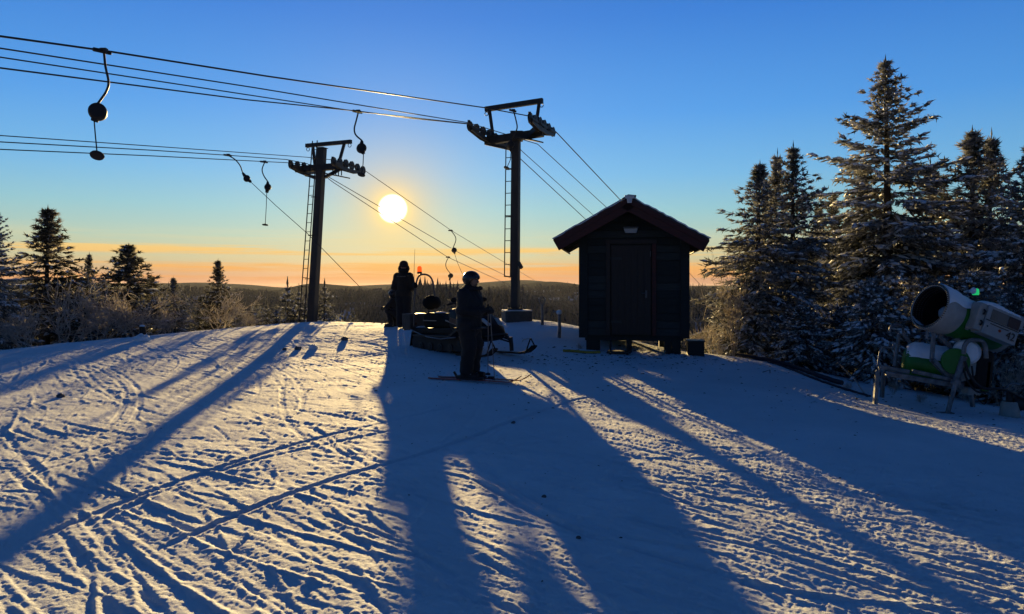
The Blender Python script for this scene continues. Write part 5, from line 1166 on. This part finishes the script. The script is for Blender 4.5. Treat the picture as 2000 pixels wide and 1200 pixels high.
def spruce_data(h, R, seed, start=.08, power=.85, per=6, gap=.24, sprig=.26, thick=.036, droop=.35, ragged=.35, snow=.35, leader=.0, needles=3, topfan=0.0):
    """trunk, crown and snow of one spruce, in metres, foot at the origin"""
    rg = np.random.default_rng(seed); bend = rg.normal(0, .012*h, 2)
    tr = MB(); zs = np.linspace(0, h, 9); r0 = .016*h+.02
    axis = lambda z: np.array([bend[0]*(z/h)**2, bend[1]*(z/h)**2, z])
    tr.tube([axis(z) for z in zs], [max(.006, r0*(1-z/h*.95)) for z in zs], 8)
    A0 = []; A1 = []; AR = []; S0 = []; S1 = []; SR = []; B0 = []; B1 = []; BW = []; L0 = []; L1 = []; LR = []
    z = start*h
    while z < h*.985:
        t = z/h; nb = max(3, int(per*(.7+.6*rg.random()))); a0 = rg.random()*6.28; whorl = 1+ragged*rg.normal()*.5
        for b in range(nb):
            az_ = a0+2*math.pi*(b+rg.normal(0, .18))/nb
            Lb = R*((1-t)**power*min(1, .62+(1-t)*2.2)+.012)*max(.25, whorl)*(1+ragged*rg.normal()*.55); Lb = min(max(Lb, .06), R*1.35)
            if t > .9: Lb *= 1+topfan
            pitch = -.10-.30*(1-t)+ .75*max(0, t-.55)/.45+rg.normal(0, .10); n = max(3, int(Lb/.11)); s = np.linspace(0, 1, n)
            hd = np.array([math.cos(az_), math.sin(az_)]); out = s*Lb*math.cos(pitch)
            zz = z+s*Lb*math.sin(pitch)-droop*Lb*s**2*(1-t)+.28*Lb*s**3*(1-t*.4)
            wob = rg.normal(0, .05*Lb)*s**2
            P = np.c_[axis(z)[0]+hd[0]*out-hd[1]*wob, axis(z)[1]+hd[1]*out+hd[0]*wob, zz]
            L0.append(P[:-1]); L1.append(P[1:]); LR.append(np.full(n-1, .008+.010*(1-t)))
            if rg.random() < snow*1.6 and n > 4:          # snow lying along the bough
                k0 = int(n*(.25+.3*rg.random())); q_ = P[k0:]+np.array([0, 0, thick*.8])
                if len(q_) > 2: S0.extend(q_[:-2]); S1.extend(q_[2:]); SR.extend(list(thick*(1.0+.7*rg.random(len(q_)-2))))
            for i in range(1 if n > 3 else 0, n):
                q = s[i]; dirn = P[i]-P[i-1] if i else P[1]-P[0]; dirn = dirn/(np.linalg.norm(dirn)+1e-9); lat = np.array([-hd[1], hd[0], 0])
                if i < n-1 and q < .18 and Lb > .8: continue
                k = 2+(rg.random() < .75)+(rg.random() < .5)
                for j in range(k):
                    sg = 1 if j % 2 else -1; L_ = sprig*(.6+.8*rg.random())*(1.0+.75*(1-q)*min(1, Lb))*(1 if Lb > .4 else .62)*min(1, .12+(1-t)*2.2)
                    v = dirn*(.55+.4*rg.random())+lat*sg*(.35+.75*rg.random())*(1 if i < n-1 else .35)+np.array([0, 0, rg.normal(-.12-.20*(1-t), .22)]); v /= np.linalg.norm(v)
                    p0 = P[i]+rg.normal(0, .012, 3); p1 = p0+v*L_; A0.append(p0-v*.02); A1.append(p1); AR.append(thick*(.65+.7*rg.random()))
                    for _ in range(needles):
                        f = rg.random(); w = v*.6+rg.normal(0, .6, 3); w /= np.linalg.norm(w); c = p0+v*L_*f; B0.append(c); B1.append(c+w*(.07+.07*rg.random())); BW.append(.022+.016*rg.random())
                    if rg.random() < snow*(.35+.65*q):
                        S0.append(p0+np.array([0, 0, thick*.7])); S1.append(p1+np.array([0, 0, thick*.5])); SR.append(thick*(.9+.8*rg.random()))
        z += gap*(1.15-.55*t)*(1+.25*rg.normal()*.5)
    if leader == 0: leader_ = .06*h**.6; e = axis(h); A0.append(e-np.array([0, 0, .1])); A1.append(e+np.array([0, 0, leader_])); AR.append(.018)
    if leader > 0:
        e = axis(h); A0.append(e-np.array([0, 0, .05])); A1.append(e+np.array([0, 0, leader])); AR.append(.05); 
        for _ in range(60): c = e+np.array([0, 0, leader*rg.random()*.9]); w = rg.normal(0, 1, 3)+np.array([0, 0, 1.0]); w /= np.linalg.norm(w); B0.append(c); B1.append(c+w*.07); BW.append(.02)
    cr = Acc(); cr.add(spindles(A0, A1, AR)); cr.add(blades(B0, B1, BW, rg)); li_ = Acc(); li_.add(spindles(np.concatenate(L0), np.concatenate(L1), np.concatenate(LR), 3, .2))
    sn = Acc(); 
    if S0: sn.add(spindles(S0, S1, SR, 4, .5))
    return tr, cr.get(), li_.get(), (sn.get() if S0 else None)
PROTO = {}
def make_proto(key, mat, **kw):
    tr, (cv, ct), (lv, lt), sn = spruce_data(**kw); root = bpy.data.objects.new('spruce_tree', None)
    parts = [tr.build('trunk', M['bark'], None, smooth=True), np_mesh('crown', cv, ct, M[mat]), np_mesh('limbs', lv, lt, M['bark'])]; parts[-1]['kind'] = 'stuff'
    if sn: parts.append(np_mesh('snow_load', sn[0], sn[1], M['snowcap'])); parts[-1]['kind'] = 'stuff'
    for p_ in parts: COL.objects.unlink(p_)
    PROTO[key] = (kw['h'], parts)
def spruce(key, px, top_py, d, label, sw=1.0, rz=0.0, name='spruce_tree', group='spruces round the clearing', cat='tree', foot=None, lean=(0, 0)):
    h, parts = PROTO[key]; x = (px-1000)/F*d; zt = EYE+(560-top_py)/F*d; zg = (gz(x, d) if foot is None else foot)-.1; s = (zt-zg)/h
    r = thing(name, label, cat, (x, d, zg), rz, group); r.rotation_euler = (lean[0], lean[1], rz); r.scale = (s*sw, s*sw, s)
    for p_ in parts: c = p_.copy(); COL.objects.link(c); c.parent = r
    return r
make_proto('tall', 'needles', h=8.8, R=1.95, seed=43, start=.16, power=.82, per=7, gap=.21, sprig=.24, thick=.032, droop=.42, ragged=.5, snow=.36, needles=5, topfan=.1)
make_proto('full', 'needles', h=6.2, R=1.55, seed=5, start=.10, power=.85, per=7, gap=.21, sprig=.20, thick=.026, droop=.45, ragged=.46, snow=.3, needles=5)
make_proto('slim', 'needles', h=5.6, R=1.2, seed=8, start=.08, power=.9, per=7, gap=.18, sprig=.18, thick=.024, droop=.5, ragged=.48, snow=.28, needles=5)
make_proto('dense', 'needles', h=6.0, R=1.6, seed=15, start=.07, power=.95, per=7, gap=.19, sprig=.21, thick=.027, droop=.55, ragged=.5, snow=.3, needles=5)
make_proto('low', 'needles', h=2.6, R=1.25, seed=12, start=.06, power=.7, per=7, gap=.15, sprig=.20, thick=.028, droop=.4, ragged=.35, snow=.4, needles=4)
make_proto('open', 'needles_thin', h=5.0, R=1.25, seed=21, start=.18, power=.85, per=7, gap=.19, sprig=.22, thick=.028, droop=.3, ragged=.34, snow=.12, needles=5, topfan=.25)
make_proto('round', 'needles_thin', h=4.0, R=1.1, seed=29, start=.15, power=.8, per=7, gap=.17, sprig=.22, thick=.030, droop=.25, ragged=.3, snow=.12, needles=5, topfan=.4)
make_proto('young', 'needles', h=1.7, R=.75, seed=31, start=.08, power=.75, per=5, gap=.24, sprig=.20, thick=.034, droop=.1, ragged=.3, snow=.25, leader=.42, needles=5)
make_proto('seedling', 'needles', h=.55, R=.30, seed=36, start=.15, power=.7, per=4, gap=.16, sprig=.12, thick=.026, droop=.05, ragged=.3, snow=.3, leader=.22, needles=5)
# right of the hut
spruce('tall', 1735, 122, 21.0, 'tallest snow-laden spruce, rising behind the snow gun', 1.35, 2.3)
spruce('slim', 1478, 325, 18.6, 'slim spruce with the lowest top, nearest the hut', 1.4, 1.0)
spruce('dense', 1510, 300, 20.4, 'slim dark-topped spruce second from the hut', .95, 2.6)
spruce('full', 1548, 288, 19.6, 'dense spruce third from the hut with a pointed tip', 1.2, .3)
spruce('full', 1632, 380, 22.6, 'spruce with bare lower trunk left of the tallest tree', 1.1, 4.1)
spruce('dense', 1675, 330, 23.5, 'spruce half hidden behind the tallest tree, on its left', 1.15, 2.2)
spruce('full', 1830, 318, 23.0, 'broad spruce filling the gap right of the tallest tree', 1.3, 5.0)
spruce('slim', 1897, 256, 21.5, 'left of two twin spruce tips behind the gun lamp', 1.3, 3.4)
spruce('dense', 1930, 266, 22.3, 'right of two twin spruce tips behind the gun lamp', 1.05, .9)
spruce('full', 2000, 286, 17.5, 'snowy spruce cut by the right edge of the photo', 1.05, 1.9)
spruce('low', 1705, 545, 15.6, 'low snow-covered spruce close behind the left leg of the gun', 1.0, .5)
spruce('low', 1565, 590, 16.9, 'low spruce above the thick hose', 1.1, 2.0)
spruce('low', 1640, 600, 17.8, 'low spruce between two trunks above the hose', 1.1, 3.7)
spruce('low', 1800, 540, 16.5, 'low dark spruce seen under the gun barrel', 1.3, 5.2)
spruce('low', 1900, 530, 15.5, 'low dark spruce behind the control box', 1.3, 1.2)
spruce('low', 1985, 560, 14.6, 'low snowy spruce behind the hydrant', 1.2, 4.4)
spruce('low', 1462, 545, 18.3, 'low snowy spruce between the hut and the slim spruces', 1.1, 3.3)
# left of the thick mast
spruce('tall', -12, 395, 19.5, 'dark tall spruce cut by the left edge of the photo', 1.0, 2.4, foot=EYE-2.6)
spruce('open', 90, 408, 22.5, 'dark spruce with pointed tip, second from the left edge', 1.35, .4, foot=EYE-2.8)
spruce('round', 252, 482, 24.0, 'round-topped spruce in the middle of the left group', 1.5, 1.3, foot=EYE-2.6)
spruce('slim', 168, 498, 25.5, 'thin bare-tipped spruce between the two larger left trees', .9, 3.0, foot=EYE-3.0)
spruce('slim', 342, 544, 23.0, 'small spruce right of the round-topped one', 1.3, 5.1, foot=EYE-2.3)
spruce('open', 300, 540, 25.5, 'spruce shoulder behind the round-topped tree', 1.1, 2.0, foot=EYE-2.8)
spruce('open', 425, 510, 25.0, 'lone spruce left of the young spruces by the thick mast', .95, 4.0, foot=EYE-2.5)
spruce('dense', 205, 545, 24.6, 'dark spruce mass left of the round-topped tree', .9, 1.1, foot=EYE-2.8)
spruce('slim', 388, 580, 25.2, 'small spruce tip between the lone spruce and the left group', 1.2, 2.2, foot=EYE-2.6)
spruce('dense', 1600, 400, 24.5, 'dark spruce filling the back between third and tallest trees', 1.0, 3.9)
spruce('low', 150, 572, 23.4, 'low dark spruce between the pointed and the round-topped left trees', 1.2, .8, foot=EYE-2.7)
spruce('low', 305, 580, 23.2, 'low dark spruce right beside the round-topped left tree', 1.1, 2.7, foot=EYE-2.5)
# young spruces round the foot of the thick mast
G2 = 'young spruces by the thick mast'
for k, (px, py, d, sw, lb) in enumerate(((562, 556, 25.0, 1.0, 'young spruce with thick leader, left of the mast ladder'), (584, 566, 24.8, .8, 'young spruce right behind the mast ladder'), (634, 556, 24.6, 1.0, 'young spruce with thick leader, just right of the mast'),
        (520, 592, 24.6, 1.0, 'bushy young spruce, third left of the mast'), (500, 588, 25.2, .9, 'young spruce at the left end of the row by the mast'), (540, 600, 24.2, 1.2, 'low young spruce between the leaders left of the mast'), (650, 600, 24.0, .8, 'small young spruce at the right end of the row by the mast'), (605, 600, 24.9, 1.1, 'low young spruce behind the mast foot'))):
    spruce('young', px, py+6, d, lb, sw*.95, k*1.3, 'young_spruce', G2, 'young tree')
for k, (px, py, d, lb) in enumerate(((690, 612, 23.2, 'seedling spruce alone on the crest, largest of four'), (713, 623, 22.8, 'seedling spruce second of four toward the people'), (730, 625, 22.5, 'seedling spruce third of four toward the people'), (746, 626, 22.2, 'seedling spruce next to the crouching figure'))):
    spruce('seedling', px, py+4, d, lb, 1.0, k*.9, 'young_spruce', 'spruce seedlings on the crest', 'young tree')
# frosted bare bushes
def bush_data(h, w, seed, stems=9, lean=0.0, levels=3):
    rg = np.random.default_rng(seed); segs = []
    def grow(p, d, L, r, lv):
        n = 4; q = p
        for i in range(n):
            d = d+rg.normal(0, .13, 3); d[2] += .03; d /= np.linalg.norm(d); e = q+d*L/n; segs.append((q, e, r*(1-.16*i), r*(1-.16*(i+1)))); q = e
            if lv > 0 and i > 0:
                for _ in range(2):
                    v = d+rg.normal(0, .62, 3); v[2] += .08; v /= np.linalg.norm(v); grow(q, v, L*rg.uniform(.42, .68), r*.55, lv-1)
    for s in range(stems):
        a = rg.random()*6.28; o = np.array([math.cos(a), math.sin(a), 0])*rg.random()*.2*w; d = np.array([math.cos(a)*.55*w/h+lean, math.sin(a)*.55*w/h, 1.0]); d /= np.linalg.norm(d); grow(o, d, h*rg.uniform(.45, .8), .013, levels-1)
    P0 = np.array([s[0] for s in segs], np.float32); P1 = np.array([s[1] for s in segs], np.float32); r0 = np.array([s[2] for s in segs])+.005; r1 = np.array([s[3] for s in segs])+.005
    d = norm_rows(P1-P0); ref = np.where(np.abs(d[:, 2:3]) > .9, np.array([[1, 0, 0]]), np.array([[0, 0, 1]])); x = norm_rows(np.cross(d, ref)); y = np.cross(x, d); V = []
    for C, r in ((P0, r0), (P1, r1)):
        for k in range(3): a = 2*math.pi*k/3; V.append((C+(x*math.cos(a)+y*math.sin(a))*r[:, None])[:, None])
    V = np.concatenate(V, 1); b = np.arange(len(P0))[:, None]*6; T = [np.c_[b+k, b+(k+1) % 3, b+3+(k+1) % 3, b+3+k] for k in range(3)]
    return V.reshape(-1, 3), np.concatenate(T)
BP = {}
for key, kw in (('wide', dict(h=1.7, w=1.6, seed=2, stems=9)), ('tangle', dict(h=1.5, w=1.8, seed=4, stems=10)), ('tallbush', dict(h=2.6, w=1.3, seed=6, stems=8))):
    V, T = bush_data(**kw); o_ = np_mesh('twigs', V, T, M['twig']); COL.objects.unlink(o_); BP[key] = (kw['h'], o_)
def bush(key, px, top, d, label, sw=1.0, rz=0.0, foot=None):
    h, p_ = BP[key]; x = (px-1000)/F*d; zt = EYE+(560-top)/F*d; zg = (gz(x, d) if foot is None else foot)-.05; s = (zt-zg)/h
    r = thing('bush', label, 'bush', (x, d, zg), rz, 'frosted bare bushes'); r.scale = (s*sw, s*sw, s); c = p_.copy(); COL.objects.link(c); c.parent = r; return r
bush('wide', 120, 560, 20.0, 'frosted bush with long arching twigs under the pointed left spruce', 1.2, .3)
bush('tangle', 190, 590, 19.6, 'dense tangled bush left of the stump', 1.1, 1.3)
bush('wide', 262, 578, 19.8, 'bright frosted bush right behind the stump', 1.1, 2.1)
bush('tangle', 60, 610, 18.6, 'dark tangled bush near the left edge', 1.0, 4.0)
bush('tangle', 330, 610, 21.0, 'low frosted bush right of the stump', 1.0, 3.1)
bush('wide', 425, 580, 22.2, 'golden frosted bush before the lone left spruce', 1.25, 5.0)
bush('tangle', 480, 615, 22.8, 'low frosted bush left of the young spruces', .9, .9)
bush('tallbush', 1432, 540, 17.6, 'tall frosted bush with drooping twigs beside the hut', .65, 1.7)
bush('tangle', 1395, 640, 17.4, 'small frosted bush behind the storage box', .9, 2.6)
bush('tangle', 1250, 662, 19.0, 'frosted scrub seen through the gap under the hut', .9, 3.3)
bush('tangle', 1740, 742, 13.6, 'frosted scrub under the frame of the snow gun', .5, .2)
bush('tangle', 1890, 750, 13.6, 'frosted scrub behind the hoses of the snow gun', .6, 1.9)
bush('wide', 1960, 700, 13.8, 'frosted scrub behind the hydrant', .6, 4.9)
for k, (px, top, d, lb) in enumerate(((1130, 672, 16.3, 'low frosted weeds at the left stilt of the hut'), (1290, 682, 15.6, 'low frosted weeds under the hut floor near the right stilts'), (1408, 676, 16.3, 'low frosted weeds just right of the storage box'), (1660, 748, 13.5, 'frosted weeds in front of the low spruce by the gun'), (1800, 768, 12.9, 'frosted weeds between the legs of the snow gun'))):
    bush('tangle', px, top, d, lb, .7, k*1.1)
